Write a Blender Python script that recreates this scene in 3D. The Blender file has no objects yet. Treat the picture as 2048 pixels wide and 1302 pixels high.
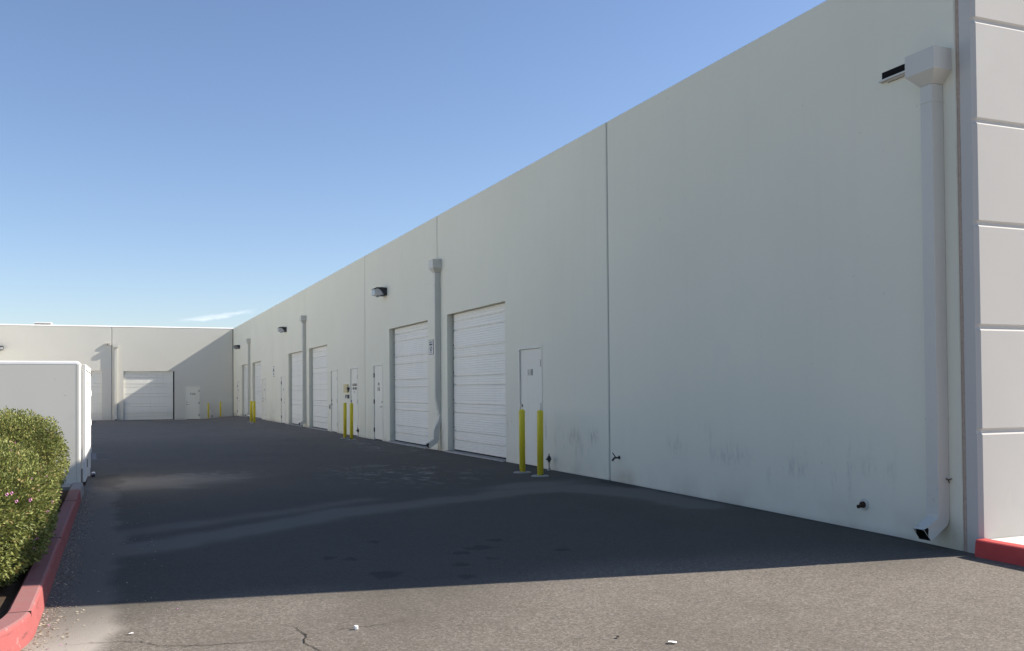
import bpy, math, random
from mathutils import Vector, Matrix, noise
random.seed(7)
scene = bpy.context.scene
PI = math.pi

# ------------------------------------------------------------------ camera
cam_d = bpy.data.cameras.new("camera")
cam = bpy.data.objects.new("camera", cam_d)
scene.collection.objects.link(cam)
scene.camera = cam
yaw, pitch, roll = 0.3947, 0.0182, -0.0080
fwd = Vector((math.sin(yaw)*math.cos(pitch), math.cos(yaw)*math.cos(pitch), math.sin(pitch)))
rgt = Vector((math.cos(yaw), -math.sin(yaw), 0))
upv = rgt.cross(fwd)
r2 = rgt*math.cos(roll) + upv*math.sin(roll)
u2 = -rgt*math.sin(roll) + upv*math.cos(roll)
m = Matrix.Identity(4)
for i in range(3):
    m[i][0], m[i][1], m[i][2] = r2[i], u2[i], -fwd[i]
m[0][3], m[1][3], m[2][3] = -7.1, 0.0, 0.0
cam.matrix_world = m
cam_d.sensor_width = 36.0
cam_d.lens = 1888.1/2048*36
cam_d.shift_y = 92.3/2048
cam_d.clip_start = 0.05
cam_d.clip_end = 4000

# ------------------------------------------------------------------ sky, sun, exposure
SUN_DIR = Vector((1.0, -0.17, 0.683)).normalized()        # towards the sun
SUN_EL = math.asin(SUN_DIR.z)
SUN_AZ = math.atan2(SUN_DIR.x, SUN_DIR.y)
world = bpy.data.worlds.new("World")
scene.world = world
world.use_nodes = True
wn, wl = world.node_tree.nodes, world.node_tree.links
wn.clear()
out = wn.new("ShaderNodeOutputWorld")
bg = wn.new("ShaderNodeBackground")
sky = wn.new("ShaderNodeTexSky")
sky.sky_type = 'NISHITA'
sky.sun_disc = False
sky.sun_elevation = SUN_EL
sky.sun_rotation = SUN_AZ
sky.altitude = 350
sky.air_density = 1.0
sky.dust_density = 0.6
sky.ozone_density = 3.0
bg.inputs[1].default_value = 0.078
tc = wn.new("ShaderNodeTexCoord")

def wmath(op, a, b=None, c=None):
    n = wn.new("ShaderNodeMath"); n.operation = op
    for i, v in enumerate((a, b, c)):
        if v is None: continue
        if isinstance(v, (int, float)): n.inputs[i].default_value = v
        else: wl.new(v, n.inputs[i])
    return n.outputs[0]

def wdot(vec):
    n = wn.new("ShaderNodeVectorMath"); n.operation = 'DOT_PRODUCT'
    wl.new(tc.outputs['Generated'], n.inputs[0]); n.inputs[1].default_value = vec
    return n.outputs['Value']

def smooth(v, lo, hi, a=0.0, b=1.0):
    n = wn.new("ShaderNodeMapRange"); n.interpolation_type = 'SMOOTHSTEP'
    wl.new(v, n.inputs[0])
    n.inputs[1].default_value, n.inputs[2].default_value = lo, hi
    n.inputs[3].default_value, n.inputs[4].default_value = a, b
    return n.outputs[0]

# a thin streak of cirrus low over the far roof: position in the sky as directions
cA = Vector((0.0540, 0.9961, 0.0698)).normalized()
cB = Vector((0.1282, 0.9884, 0.0815)).normalized()
cC = (cA+cB).normalized()
e1 = (cB-cA).normalized()
e2 = cC.cross(e1); e2 = e2 if e2.z > 0 else -e2
uu, vv = wdot(e1), wdot(e2)
c1, c2 = cC.dot(e1), cC.dot(e2)
half = (cB-cA).length/2
u_ = wmath('SUBTRACT', uu, c1); v_ = wmath('SUBTRACT', vv, c2)
nz = wn.new("ShaderNodeTexNoise"); nz.inputs['Scale'].default_value = 60; nz.inputs['Detail'].default_value = 6
mp = wn.new("ShaderNodeMapping"); mp.inputs['Scale'].default_value = (0.8, 1, 2.4)
wl.new(tc.outputs['Generated'], mp.inputs[0]); wl.new(mp.outputs[0], nz.inputs[0])
vw = wmath('MULTIPLY_ADD', wmath('SUBTRACT', nz.outputs[0], 0.5), 0.008, v_)
across = smooth(wmath('ABSOLUTE', vw), 0.0002, 0.0032, 1, 0)
along = smooth(wmath('ABSOLUTE', u_), half*0.55, half*1.15, 1, 0)
front = smooth(wdot(cC), 0.8, 0.9)
cl = wmath('MULTIPLY', wmath('MULTIPLY', across, along), wmath('MULTIPLY', front, wmath('MULTIPLY', nz.outputs[0], 0.7)))
mix = wn.new("ShaderNodeMix"); mix.data_type = 'RGBA'
tint = wn.new("ShaderNodeMix"); tint.data_type = 'RGBA'; tint.blend_type = 'MULTIPLY'; tint.inputs['Factor'].default_value = 1
wl.new(sky.outputs[0], tint.inputs['A']); tint.inputs['B'].default_value = (0.965, 0.922, 0.955, 1)
wl.new(cl, mix.inputs['Factor']); wl.new(tint.outputs['Result'], mix.inputs['A'])
mix.inputs['B'].default_value = (6.6, 7.0, 7.6, 1)
wl.new(mix.outputs['Result'], bg.inputs[0])
wl.new(bg.outputs[0], out.inputs[0])

sun_d = bpy.data.lights.new("sun", 'SUN')
sun_d.energy = 4.3
sun_d.angle = math.radians(0.5)
sun_d.color = (1.0, 0.925, 0.825)
sun = bpy.data.objects.new("sun", sun_d)
scene.collection.objects.link(sun)
sun.rotation_euler = SUN_DIR.to_track_quat('Z', 'Y').to_euler()
sun.location = (10, -10, 20)

scene.view_settings.view_transform = 'Standard'
scene.view_settings.look = 'None'
scene.view_settings.gamma = 1
scene.view_settings.exposure = 1.15
scene.render.engine = 'CYCLES'
scene.cycles.max_bounces = 8
scene.cycles.diffuse_bounces = 5

# ------------------------------------------------------------------ materials
def srgb(r, g, b):
    f = lambda c: (c/255/12.92) if c/255 <= 0.04045 else ((c/255+0.055)/1.055)**2.4
    return (f(r), f(g), f(b), 1)

class NT:
    """small helper to wire a procedural material"""
    def __init__(s, name, rough=0.7, spec=0.4):
        s.m = bpy.data.materials.new(name); s.m.use_nodes = True
        s.n, s.l = s.m.node_tree.nodes, s.m.node_tree.links
        s.b = s.n['Principled BSDF']
        s.b.inputs['Roughness'].default_value = rough
        s.b.inputs['Specular IOR Level'].default_value = spec
        s.tc = s.n.new('ShaderNodeTexCoord')
        s.pos = s.tc.outputs['Object']
    def mapping(s, scale=(1, 1, 1), loc=(0, 0, 0), src=None):
        n = s.n.new('ShaderNodeMapping'); s.l.new(src or s.pos, n.inputs[0])
        n.inputs['Scale'].default_value = scale; n.inputs['Location'].default_value = loc
        return n.outputs[0]
    def noise(s, scale, detail=4, rough=0.5, vec=None, out=0):
        n = s.n.new('ShaderNodeTexNoise'); s.l.new(vec or s.pos, n.inputs[0])
        n.inputs['Scale'].default_value = scale; n.inputs['Detail'].default_value = detail
        n.inputs['Roughness'].default_value = rough
        return n.outputs[out]
    def voronoi(s, scale, vec=None, out='Color', feature='F1'):
        n = s.n.new('ShaderNodeTexVoronoi'); s.l.new(vec or s.pos, n.inputs[0]); n.feature = feature
        n.inputs['Scale'].default_value = scale
        return n.outputs[out]
    def math(s, op, a, b=None, c=None):
        n = s.n.new('ShaderNodeMath'); n.operation = op
        for i, v in enumerate((a, b, c)):
            if v is None: continue
            if isinstance(v, (int, float)): n.inputs[i].default_value = v
            else: s.l.new(v, n.inputs[i])
        return n.outputs[0]
    def ramp(s, v, lo, hi, a=0.0, b=1.0, smooth=True):
        n = s.n.new('ShaderNodeMapRange')
        if smooth: n.interpolation_type = 'SMOOTHSTEP'
        s.l.new(v, n.inputs[0])
        for i, x in enumerate((lo, hi, a, b)): n.inputs[1+i].default_value = x
        return n.outputs[0]
    def mix(s, f, a, b, mode='MIX'):
        n = s.n.new('ShaderNodeMix'); n.data_type = 'RGBA'; n.blend_type = mode
        for k, v in (('Factor', f), ('A', a), ('B', b)):
            if isinstance(v, (int, float)): n.inputs[k].default_value = v
            elif isinstance(v, tuple): n.inputs[k].default_value = v
            else: s.l.new(v, n.inputs[k])
        return n.outputs['Result']
    def sep(s, v=None):
        n = s.n.new('ShaderNodeSeparateXYZ'); s.l.new(v or s.pos, n.inputs[0]); return n.outputs
    def attr(s, name, out='Fac'):
        n = s.n.new('ShaderNodeAttribute'); n.attribute_name = name; return n.outputs[out]
    def bump(s, h, strength=0.3, dist=0.01):
        n = s.n.new('ShaderNodeBump'); s.l.new(h, n.inputs['Height'])
        n.inputs['Strength'].default_value = strength; n.inputs['Distance'].default_value = dist
        s.l.new(n.outputs[0], s.b.inputs['Normal'])
    def color(s, c):
        if isinstance(c, tuple): s.b.inputs['Base Color'].default_value = c
        else: s.l.new(c, s.b.inputs['Base Color'])

def simple(name, col, rough=0.6, spec=0.4, metal=0.0, var=0.12, scale=6.0):
    t = NT(name, rough, spec)
    f = t.noise(scale, 5)
    dark = tuple(c*(1-var) for c in col[:3]) + (1,)
    lite = tuple(min(1, c*(1+var)) for c in col[:3]) + (1,)
    t.color(t.mix(f, dark, lite)); t.b.inputs['Metallic'].default_value = metal
    return t.m

def wall_paint(name, base=(0.765, 0.745, 0.615, 1), rear=False):
    t = NT(name, 0.85, 0.25)
    x, y, z = t.sep()
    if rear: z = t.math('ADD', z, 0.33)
    big = t.noise(0.5, 4)
    streak = t.noise(1.0, 5, 0.6, t.mapping((5, 5, 0.35)))
    c = t.mix(big, tuple(v*0.95 for v in base[:3])+(1,), tuple(min(1, v*1.04) for v in base[:3])+(1,))
    patch = t.ramp(t.noise(0.8, 3, 0.5, t.mapping((1, 1, 1.4), (5, 2, 0))), 0.60, 0.66, 0, 0.10)
    c = t.mix(patch, c, (0.66, 0.67, 0.60, 1))
    c = t.mix(t.ramp(streak, 0.45, 0.80, 0, 0.06), c, (0.52, 0.51, 0.46, 1))
    # grime rising from the ground and splashes of tan soil just above it
    low = t.ramp(z, -1.55, -1.05, 1, 0)
    low = t.math('MULTIPLY', low, t.ramp(t.noise(1.7, 5), 0.38, 0.68))
    c = t.mix(t.math('MULTIPLY', low, 0.42), c, (0.46, 0.42, 0.33, 1))
    base_line = t.math('MULTIPLY', t.ramp(z, -1.52, -1.40, 1, 0), 0.35)
    c = t.mix(base_line, c, (0.30, 0.28, 0.24, 1))
    # dark scuffs at bumper height, in short upright strokes
    sc = t.noise(1.0, 6, 0.7, t.mapping((4.5, 4.5, 1.3), (3, 1, 0)))
    band = t.math('MULTIPLY', t.ramp(z, -1.3, -1.0, 0, 1), t.ramp(z, -0.75, -0.35, 1, 0))
    where = t.ramp(t.noise(0.45, 2), 0.42, 0.6)
    sc = t.math('MULTIPLY', t.ramp(sc, 0.52, 0.68), t.math('MULTIPLY', band, where))
    c = t.mix(t.math('MULTIPLY', sc, 0.28), c, (0.20, 0.20, 0.20, 1))
    # tan runs under the downspout outlets and taps, a few bigger smudges of soot
    for yy, hw, zt_, amt, colr in ((6.55, 0.30, -1.15, 0.5, (0.42, 0.37, 0.24, 1)), (21.55, 0.30, -1.15, 0.6, (0.38, 0.33, 0.22, 1)), (12.6, 0.45, -1.15, 0.5, (0.42, 0.36, 0.24, 1)),
                                   (39.2, 0.5, -1.1, 0.5, (0.42, 0.36, 0.24, 1)), (33.2, 0.9, -0.6, 0.35, (0.47, 0.42, 0.30, 1))):
        dy = t.math('ABSOLUTE', t.math('SUBTRACT', y, yy))
        mk = t.math('MULTIPLY', t.ramp(dy, 0.0, hw, 1, 0), t.ramp(z, zt_-0.25, zt_, 1, 0))
        mk = t.math('MULTIPLY', mk, t.ramp(t.noise(4, 5, 0.65), 0.3, 0.6, 0.3, 1))
        c = t.mix(t.math('MULTIPLY', mk, amt), c, colr)
    for yy, zz, hy, hz, amt in ((14.35, -0.82, 0.30, 0.22, 0.42), (13.65, -0.78, 0.25, 0.20, 0.48), (9.9, -0.85, 0.5, 0.22, 0.26), (8.7, -0.92, 0.3, 0.16, 0.24), (7.6, -0.82, 0.2, 0.15, 0.22), (11.2, -0.80, 0.35, 0.2, 0.24), (7.25, -0.85, 0.15, 0.12, 0.15)):
        dy = t.math('DIVIDE', t.math('SUBTRACT', y, yy), hy); dz = t.math('DIVIDE', t.math('SUBTRACT', z, zz), hz)
        rr = t.math('SQRT', t.math('ADD', t.math('MULTIPLY', dy, dy), t.math('MULTIPLY', dz, dz)))
        mk = t.math('MULTIPLY', t.ramp(rr, 0.1, 1.1, 1, 0), t.ramp(t.noise(1, 5, 0.7, t.mapping((16, 16, 5), (yy, 0, 0))), 0.40, 0.66))
        c = t.mix(t.math('MULTIPLY', mk, amt), c, (0.13, 0.13, 0.14, 1))
    sp = t.ramp(t.noise(9, 3), 0.70, 0.78, 0, 0.25)
    c = t.mix(sp, c, (0.40, 0.39, 0.36, 1))
    t.color(c)
    fine = t.noise(60, 4, 0.6)
    wav = t.noise(1.3, 3)
    h = t.math('ADD', t.math('MULTIPLY', fine, 0.12), wav)
    t.bump(h, 0.35, 0.01)
    return t.m

M = {}
M['wall'] = wall_paint('tilt_up_paint')  # long wall's copy of the paint, warmed to counter its blue shade
M['rearwall'] = wall_paint('rear_wall_paint')
M['farwall'] = wall_paint('rear_wing_paint', (0.60, 0.588, 0.525, 1), True)  # same building paint, darkened to hold back its sunlit part
M['brightwall'] = wall_paint('opposite_wing_paint', (0.80, 0.785, 0.73, 1))  # unseen wing's paint, raised to bounce more light onto the long wall
M['frontwall'] = wall_paint('front_wall_paint', (0.54, 0.52, 0.48, 1))  # greyer facade tone, kept as a darker copy for the sunlit side
M['cap'] = simple('white_metal_cap', (0.85, 0.84, 0.82, 1), 0.35, 0.5)
M['sealant'] = simple('grey_joint_sealant', (0.33, 0.33, 0.32, 1), 0.8, 0.2, 0, 0.2, 12)
M['sealant2'] = simple('dark_joint_sealant', (0.10, 0.10, 0.10, 1), 0.8, 0.2, 0, 0.2, 12)
t = NT('brown_foam_backer', 0.95, 0.1); f = t.noise(22, 6, 0.7)
t.color(t.mix(f, (0.26, 0.19, 0.14, 1), (0.62, 0.50, 0.42, 1))); t.bump(f, 0.8, 0.01); M['foam'] = t.m
M['roof'] = simple('roof_membrane', (0.55, 0.53, 0.50, 1), 0.9)
t = NT('roll_up_door_enamel', 0.45, 0.4)
x, y, z = t.sep()
c = t.mix(t.noise(0.8, 4), (0.74, 0.735, 0.675, 1), (0.81, 0.80, 0.74, 1))
st = t.noise(1, 5, 0.6, t.mapping((9, 9, 0.6)))
c = t.mix(t.ramp(st, 0.5, 0.8, 0, 0.2), c, (0.50, 0.50, 0.46, 1))
c = t.mix(t.math('MULTIPLY', t.ramp(z, -1.5, -1.0, 1, 0), 0.25), c, (0.45, 0.43, 0.38, 1))
t.color(c); M['rollup'] = t.m
M['gap'] = simple('black_gap', (0.012, 0.012, 0.012, 1), 0.9, 0.1)
t = NT('door_paint', 0.55, 0.35)
c = t.mix(t.noise(0.9, 4), (0.715, 0.695, 0.60, 1), (0.78, 0.76, 0.665, 1))
st = t.noise(1, 5, 0.6, t.mapping((8, 8, 0.8)))
c = t.mix(t.ramp(st, 0.52, 0.8, 0, 0.25), c, (0.48, 0.46, 0.40, 1))
t.color(c); M['doorpaint'] = t.m
M['hinge'] = simple('tarnished_hinge_metal', (0.10, 0.095, 0.09, 1), 0.5, 0.4, 0.3, 0.3, 30)
M['steel'] = simple('worn_steel', (0.28, 0.27, 0.26, 1), 0.35, 0.5, 0.8, 0.2, 25)
M['ink'] = simple('black_lettering', (0.03, 0.03, 0.03, 1), 0.6, 0.2, 0, 0.2, 40)
M['redink'] = simple('red_lettering', (0.35, 0.06, 0.04, 1), 0.6, 0.2, 0, 0.2, 40)
M['signwhite'] = simple('white_sign_face', (0.72, 0.72, 0.70, 1), 0.5, 0.3, 0, 0.06)
M['signedge'] = simple('dark_sign_border', (0.05, 0.06, 0.06, 1), 0.5, 0.3)
t = NT('downspout_paint', 0.5, 0.4)
x, y, z = t.sep()
c = t.mix(t.noise(1.1, 4), (0.54, 0.535, 0.48, 1), (0.61, 0.60, 0.54, 1))
rust = t.math('MULTIPLY', t.ramp(t.noise(16, 6, 0.7), 0.60, 0.70), t.ramp(z, -1.3, -0.6, 1, 0.0))
c = t.mix(t.math('MULTIPLY', rust, 0.6), c, (0.22, 0.10, 0.07, 1))
t.color(c); t.bump(t.noise(3, 3), 0.3, 0.01); M['spout'] = t.m
M['dark'] = simple('bronze_black_housing', (0.022, 0.024, 0.026, 1), 0.45, 0.5)
t = NT('prismatic_lens', 0.18, 0.6); w = t.n.new('ShaderNodeTexWave'); t.l.new(t.pos, w.inputs[0]); w.bands_direction = 'Y'
w.inputs['Scale'].default_value = 22
t.color(t.mix(w.outputs[0], (0.25, 0.25, 0.25, 1), (0.62, 0.62, 0.62, 1)))
t.b.inputs['Transmission Weight'].default_value = 0.25; M['lens'] = t.m
t = NT('yellow_bollard_paint', 0.5, 0.4)
x, y, z = t.sep()
c = t.mix(t.noise(5, 4), (0.70, 0.57, 0.030, 1), (0.80, 0.67, 0.05, 1))
chip = t.math('MULTIPLY', t.ramp(t.noise(14, 5, 0.7), 0.5, 0.6), t.ramp(z, 0.10, 0.02, 0, 1))
ch2 = t.ramp(t.noise(11, 6, 0.75), 0.68, 0.74)
c = t.mix(t.math('MAXIMUM', chip, t.math('MULTIPLY', ch2, 0.6)), c, (0.05, 0.045, 0.03, 1))
t.color(c); t.bump(t.noise(9, 3), 0.2, 0.005); M['yellow'] = t.m
t = NT('concrete', 0.9, 0.2); f = t.noise(5, 6, 0.65)
c = t.mix(f, (0.27, 0.26, 0.24, 1), (0.46, 0.44, 0.41, 1)); t.color(c); t.bump(t.noise(45, 4), 0.4, 0.005); M['concrete'] = t.m
t = NT('pale_sidewalk_concrete', 0.9, 0.2); f = t.noise(4, 6, 0.65)
t.color(t.mix(f, (0.50, 0.48, 0.45, 1), (0.66, 0.64, 0.60, 1))); t.bump(t.noise(60, 4), 0.3, 0.004); M['sidewalk'] = t.m
def red_kerb(name, end_grey):
    t = NT(name, 0.75, 0.25)
    x, y, z = t.sep()
    c = t.mix(t.noise(2.5, 5), (0.27, 0.068, 0.066, 1), (0.35, 0.105, 0.10, 1))
    # the top, walked on and faded, is paler than the edge and the face
    topm = t.math('MULTIPLY', t.ramp(z, -1.374, -1.366), 0.75)
    c = t.mix(t.math('MULTIPLY', topm, t.ramp(t.noise(6, 5, 0.7), 0.25, 0.6, 0.5, 1)), c, (0.27, 0.150, 0.142, 1))
    spots = t.ramp(t.noise(38, 4, 0.7), 0.60, 0.72, 0, 0.5)
    c = t.mix(spots, c, (0.30, 0.20, 0.18, 1))
    chips = t.ramp(t.noise(11, 7, 0.75), 0.605, 0.64, 0, 0.85)
    c = t.mix(chips, c, (0.27, 0.25, 0.235, 1))
    scuff = t.math('MULTIPLY', t.ramp(t.noise(1, 5, 0.7, t.mapping((3, 2.2, 26))), 0.55, 0.7, 0, 0.5), t.ramp(z, -1.39, -1.40))
    c = t.mix(scuff, c, (0.05, 0.035, 0.035, 1))
    if end_grey is not None:
        g = t.ramp(t.math('ADD', y, t.math('MULTIPLY', t.noise(5, 3), 0.3)), end_grey, end_grey+0.35)
        c = t.mix(g, c, (0.30, 0.28, 0.27, 1))
    t.color(c); t.bump(t.noise(40, 5, 0.7), 0.45, 0.004)
    return t.m
M['kerb'] = red_kerb('faded_red_kerb_paint', 14.6)
t = NT('glossy_red_kerb_paint', 0.6, 0.3)
t.color(t.mix(t.noise(7, 5), (0.40, 0.035, 0.035, 1), (0.55, 0.075, 0.07, 1))); M['kerb2'] = t.m
t = NT('dark_planter_soil', 1.0, 0.1); f = t.noise(9, 6, 0.7)
t.color(t.mix(f, (0.035, 0.025, 0.018, 1), (0.12, 0.085, 0.06, 1))); t.bump(f, 0.8, 0.03); M['soil'] = t.m
t = NT('enclosure_stucco', 0.9, 0.2)
x, y, z = t.sep()
c = t.mix(t.noise(0.7, 4), (0.70, 0.675, 0.60, 1), (0.78, 0.755, 0.675, 1))
sc = t.math('MULTIPLY', t.ramp(t.noise(1.9, 5, 0.6, t.mapping((1, 1, 0.8), (2, 0, 1))), 0.56, 0.72), t.ramp(z, -0.9, -0.1, 1, 0))
c = t.mix(t.math('MULTIPLY', sc, 0.4), c, (0.26, 0.26, 0.26, 1))
c = t.mix(t.ramp(t.noise(13, 3), 0.72, 0.78, 0, 0.35), c, (0.33, 0.32, 0.30, 1))
t.color(c); t.bump(t.noise(70, 4), 0.12, 0.004); M['encl'] = t.m
M['gate'] = simple('white_gate_enamel', (0.80, 0.79, 0.76, 1), 0.45, 0.4, 0, 0.05, 3)
M['rust'] = simple('rusty_iron', (0.06, 0.035, 0.025, 1), 0.9, 0.2, 0, 0.4, 40)
M['pipe'] = simple('dark_weathered_iron', (0.05, 0.05, 0.05, 1), 0.6, 0.4, 0.3, 0.3, 30)
M['cream'] = simple('cream_box_enamel', (0.58, 0.50, 0.26, 1), 0.5, 0.35, 0, 0.1, 8)
M['greybox'] = simple('grey_meter_box', (0.13, 0.135, 0.13, 1), 0.5, 0.4, 0, 0.15, 20)
M['beige'] = simple('beige_sheet_metal', (0.46, 0.42, 0.35, 1), 0.55, 0.35)
M['white'] = simple('white_foam', (0.88, 0.87, 0.86, 1), 0.6, 0.3, 0, 0.03)
M['navy'] = simple('navy_wrapper', (0.015, 0.013, 0.05, 1), 0.35, 0.5)
M['crack'] = simple('open_asphalt_crack', (0.040, 0.036, 0.032, 1), 1.0, 0.1)
M['paintline'] = simple('worn_white_line_paint', (0.19, 0.19, 0.19, 1), 0.8, 0.2, 0, 0.35, 9)

# asphalt: aggregate, dust and oil come from the lot; shade is painted over the lane
t = NT('old_asphalt', 0.92, 0.22)
x, y, z = t.sep()
big = t.noise(0.35, 5, 0.6)
mid = t.noise(2.2, 5, 0.6)
agg = t.voronoi(75, None, 'Color')
aggv = t.sep(agg)[0]
fine = t.noise(140, 3, 0.7)
c = t.mix(big, (0.138, 0.119, 0.096, 1), (0.198, 0.172, 0.140, 1))
c = t.mix(t.ramp(mid, 0.35, 0.7, 0, 0.4), c, (0.20, 0.178, 0.152, 1))
c = t.mix(t.ramp(aggv, 0.55, 1.0, 0, 0.55), c, (0.34, 0.305, 0.27, 1))
c = t.mix(t.ramp(aggv, 0.0, 0.30, 0.5, 0.0), c, (0.060, 0.055, 0.050, 1))
c = t.mix(t.ramp(fine, 0.35, 0.68, 0.35, 0), c, (0.06, 0.056, 0.05, 1))
grit = t.voronoi(34, None, 'Distance')
gcol = t.sep(t.voronoi(34, None, 'Color'))[1]
gm = t.math('MULTIPLY', t.ramp(grit, 0.06, 0.14, 1, 0), t.ramp(gcol, 0.93, 0.95))
c = t.mix(t.math('MULTIPLY', gm, 0.8), c, (0.60, 0.57, 0.52, 1))
# small pits, lost stones and darker repaired spots
c = t.mix(t.ramp(t.noise(5.5, 6, 0.72), 0.60, 0.72, 0, 0.45), c, (0.075, 0.07, 0.064, 1))
c = t.mix(t.ramp(t.noise(0.9, 5, 0.6, t.mapping((1, 0.6, 1), (3, 1, 0))), 0.50, 0.66, 0, 0.30), c, (0.11, 0.095, 0.078, 1))
dust_bounce = t.attr('dust')
dn = t.ramp(t.math('MULTIPLY', dust_bounce, t.math('ADD', 0.72, t.math('MULTIPLY', mid, 1.1))), 0.05, 1.0)
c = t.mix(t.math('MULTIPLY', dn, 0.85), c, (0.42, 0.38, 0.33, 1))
c = t.mix(t.ramp(dust_bounce, 1.2, 1.5), c, (0.50, 0.48, 0.44, 1))  # pale bounce tone of the unseen lot
fk = t.ramp(t.noise(3.2, 8, 0.8, t.mapping((1, 0.55, 1))), 0.52, 0.60)
c = t.mix(t.math('MULTIPLY', t.math('MULTIPLY', t.attr('fleck'), fk), 0.75), c, (0.62, 0.59, 0.54, 1))
shade_tone = t.attr('seal')  # building's shade deepened in the asphalt colour
c = t.mix(t.math('MULTIPLY', shade_tone, 0.72), c, (0.064, 0.060, 0.050, 1))
oil = t.attr('oil')
c = t.mix(t.ramp(t.math('MULTIPLY', oil, t.math('ADD', 0.6, mid)), 0.35, 1.1, 0, 0.42), c, (0.022, 0.021, 0.020, 1))
t.color(c)
h = t.math('ADD', t.math('MULTIPLY', aggv, 0.6), fine)
t.bump(h, 0.4, 0.005)
M['asphalt'] = t.m

# ------------------------------------------------------------------ mesh helpers
col = scene.collection
class MB:
    def __init__(s): s.v, s.f, s.mi = [], [], []
    def vert(s, p): s.v.append(tuple(p)); return len(s.v)-1
    def poly(s, pts, mi=0):
        i0 = len(s.v); s.v += [tuple(p) for p in pts]; s.f.append(tuple(range(i0, i0+len(pts)))); s.mi.append(mi)
    def box(s, x0, x1, y0, y1, z0, z1, mi=0, rot=None):
        P = [Vector((x, y, z)) for x in (x0, x1) for y in (y0, y1) for z in (z0, z1)]
        if rot: P = [rot @ p for p in P]
        i = len(s.v); s.v += [tuple(p) for p in P]
        for f in ((0, 1, 3, 2), (4, 6, 7, 5), (0, 4, 5, 1), (2, 3, 7, 6), (0, 2, 6, 4), (1, 5, 7, 3)):
            s.f.append(tuple(i+k for k in f)); s.mi.append(mi)
    def rings(s, rings, cap=True, mi=0, closed=True):
        i = len(s.v); n = len(rings[0])
        for r in rings: s.v += [tuple(p) for p in r]
        for a in range(len(rings)-1):
            for k in range(n if closed else n-1):
                k2 = (k+1) % n
                s.f.append((i+a*n+k, i+a*n+k2, i+(a+1)*n+k2, i+(a+1)*n+k)); s.mi.append(mi)
        if cap:
            s.f.append(tuple(i+k for k in range(n))[::-1]); s.mi.append(mi)
            s.f.append(tuple(i+(len(rings)-1)*n+k for k in range(n))); s.mi.append(mi)
    def cyl(s, p0, p1, r0, r1=None, n=12, cap=True, mi=0):
        r1 = r0 if r1 is None else r1
        p0, p1 = Vector(p0), Vector(p1); d = (p1-p0).normalized()
        a = d.orthogonal().normalized(); b = d.cross(a)
        R = []
        for p, r in ((p0, r0), (p1, r1)):
            R.append([p + a*r*math.cos(2*PI*k/n) + b*r*math.sin(2*PI*k/n) for k in range(n)])
        s.rings(R, cap, mi)
    def tube(s, pts, r, n=10, mi=0):
        for a, b in zip(pts[:-1], pts[1:]): s.cyl(a, b, r, r, n, True, mi)
    def lathe(s, prof, c, n=24, mi=0):
        R = [[Vector((c[0]+r*math.cos(2*PI*k/n), c[1]+r*math.sin(2*PI*k/n), c[2]+z)) for k in range(n)] for r, z in prof]
        s.rings(R, True, mi)
    def build(s, name, mat, parent=None, smooth=False, bevel=0.0, recalc=True):
        me = bpy.data.meshes.new(name)
        me.from_pydata(s.v, [], s.f)
        mats = mat if isinstance(mat, (list, tuple)) else [mat]
        for m_ in mats: me.materials.append(m_)
        if len(mats) > 1:
            me.polygons.foreach_set('material_index', s.mi)
        if recalc:
            import bmesh
            b = bmesh.new(); b.from_mesh(me)
            bmesh.ops.remove_doubles(b, verts=b.verts, dist=1e-5)
            bmesh.ops.recalc_face_normals(b, faces=b.faces)
            b.to_mesh(me); b.free()
        if smooth:
            me.polygons.foreach_set('use_smooth', [True]*len(me.polygons))
        o = bpy.data.objects.new(name, me); col.objects.link(o)
        if bevel:
            bv = o.modifiers.new('bevel', 'BEVEL'); bv.width = bevel; bv.segments = 2; bv.limit_method = 'ANGLE'
            bv.angle_limit = math.radians(40)
        if parent: o.parent = parent; o.matrix_parent_inverse = parent.matrix_world.inverted()
        return o

def tag(o, label=None, cat=None, group=None, kind=None):
    if label: o['label'] = label
    if cat: o['category'] = cat
    if group: o['group'] = group
    if kind: o['kind'] = kind
    return o
def empty(name, loc=(0, 0, 0)):
    o = bpy.data.objects.new(name, None); o.location = loc; o.empty_display_size = 0.2
    col.objects.link(o); o.matrix_world = Matrix.Translation(loc); return o
def text_mesh(name, body, mat, parent, origin, ex, ez, size, width=1.0, extrude=0.0015, align='CENTER', spacing=1.0, line=1.0, offset=0.0):
    cu = bpy.data.curves.new('tmp_text', 'FONT'); cu.body = body; cu.size = size; cu.extrude = extrude
    cu.align_x = align; cu.align_y = 'CENTER'; cu.space_character = spacing; cu.space_line = line; cu.offset = offset
    tmp = bpy.data.objects.new('tmp_text', cu); col.objects.link(tmp)
    dg = bpy.context.evaluated_depsgraph_get()
    me = bpy.data.meshes.new_from_object(tmp.evaluated_get(dg))
    bpy.data.objects.remove(tmp); bpy.data.curves.remove(cu)
    ex, ez = Vector(ex), Vector(ez); nrm = ex.cross(ez)
    o0 = Vector(origin)
    for v in me.vertices:
        c_ = v.co.copy(); v.co = o0 + ex*c_.x*width + ez*c_.y + nrm*c_.z
    me.name = name; me.materials.clear(); me.materials.append(mat)
    o = bpy.data.objects.new(name, me); col.objects.link(o)
    if parent: o.parent = parent; o.matrix_parent_inverse = parent.matrix_world.inverted()
    return o
def copy_tree(o, parent=None):
    c_ = o.copy(); col.objects.link(c_)
    if parent: c_.parent = parent
    for ch in list(o.children): copy_tree(ch, c_)
    return c_

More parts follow.
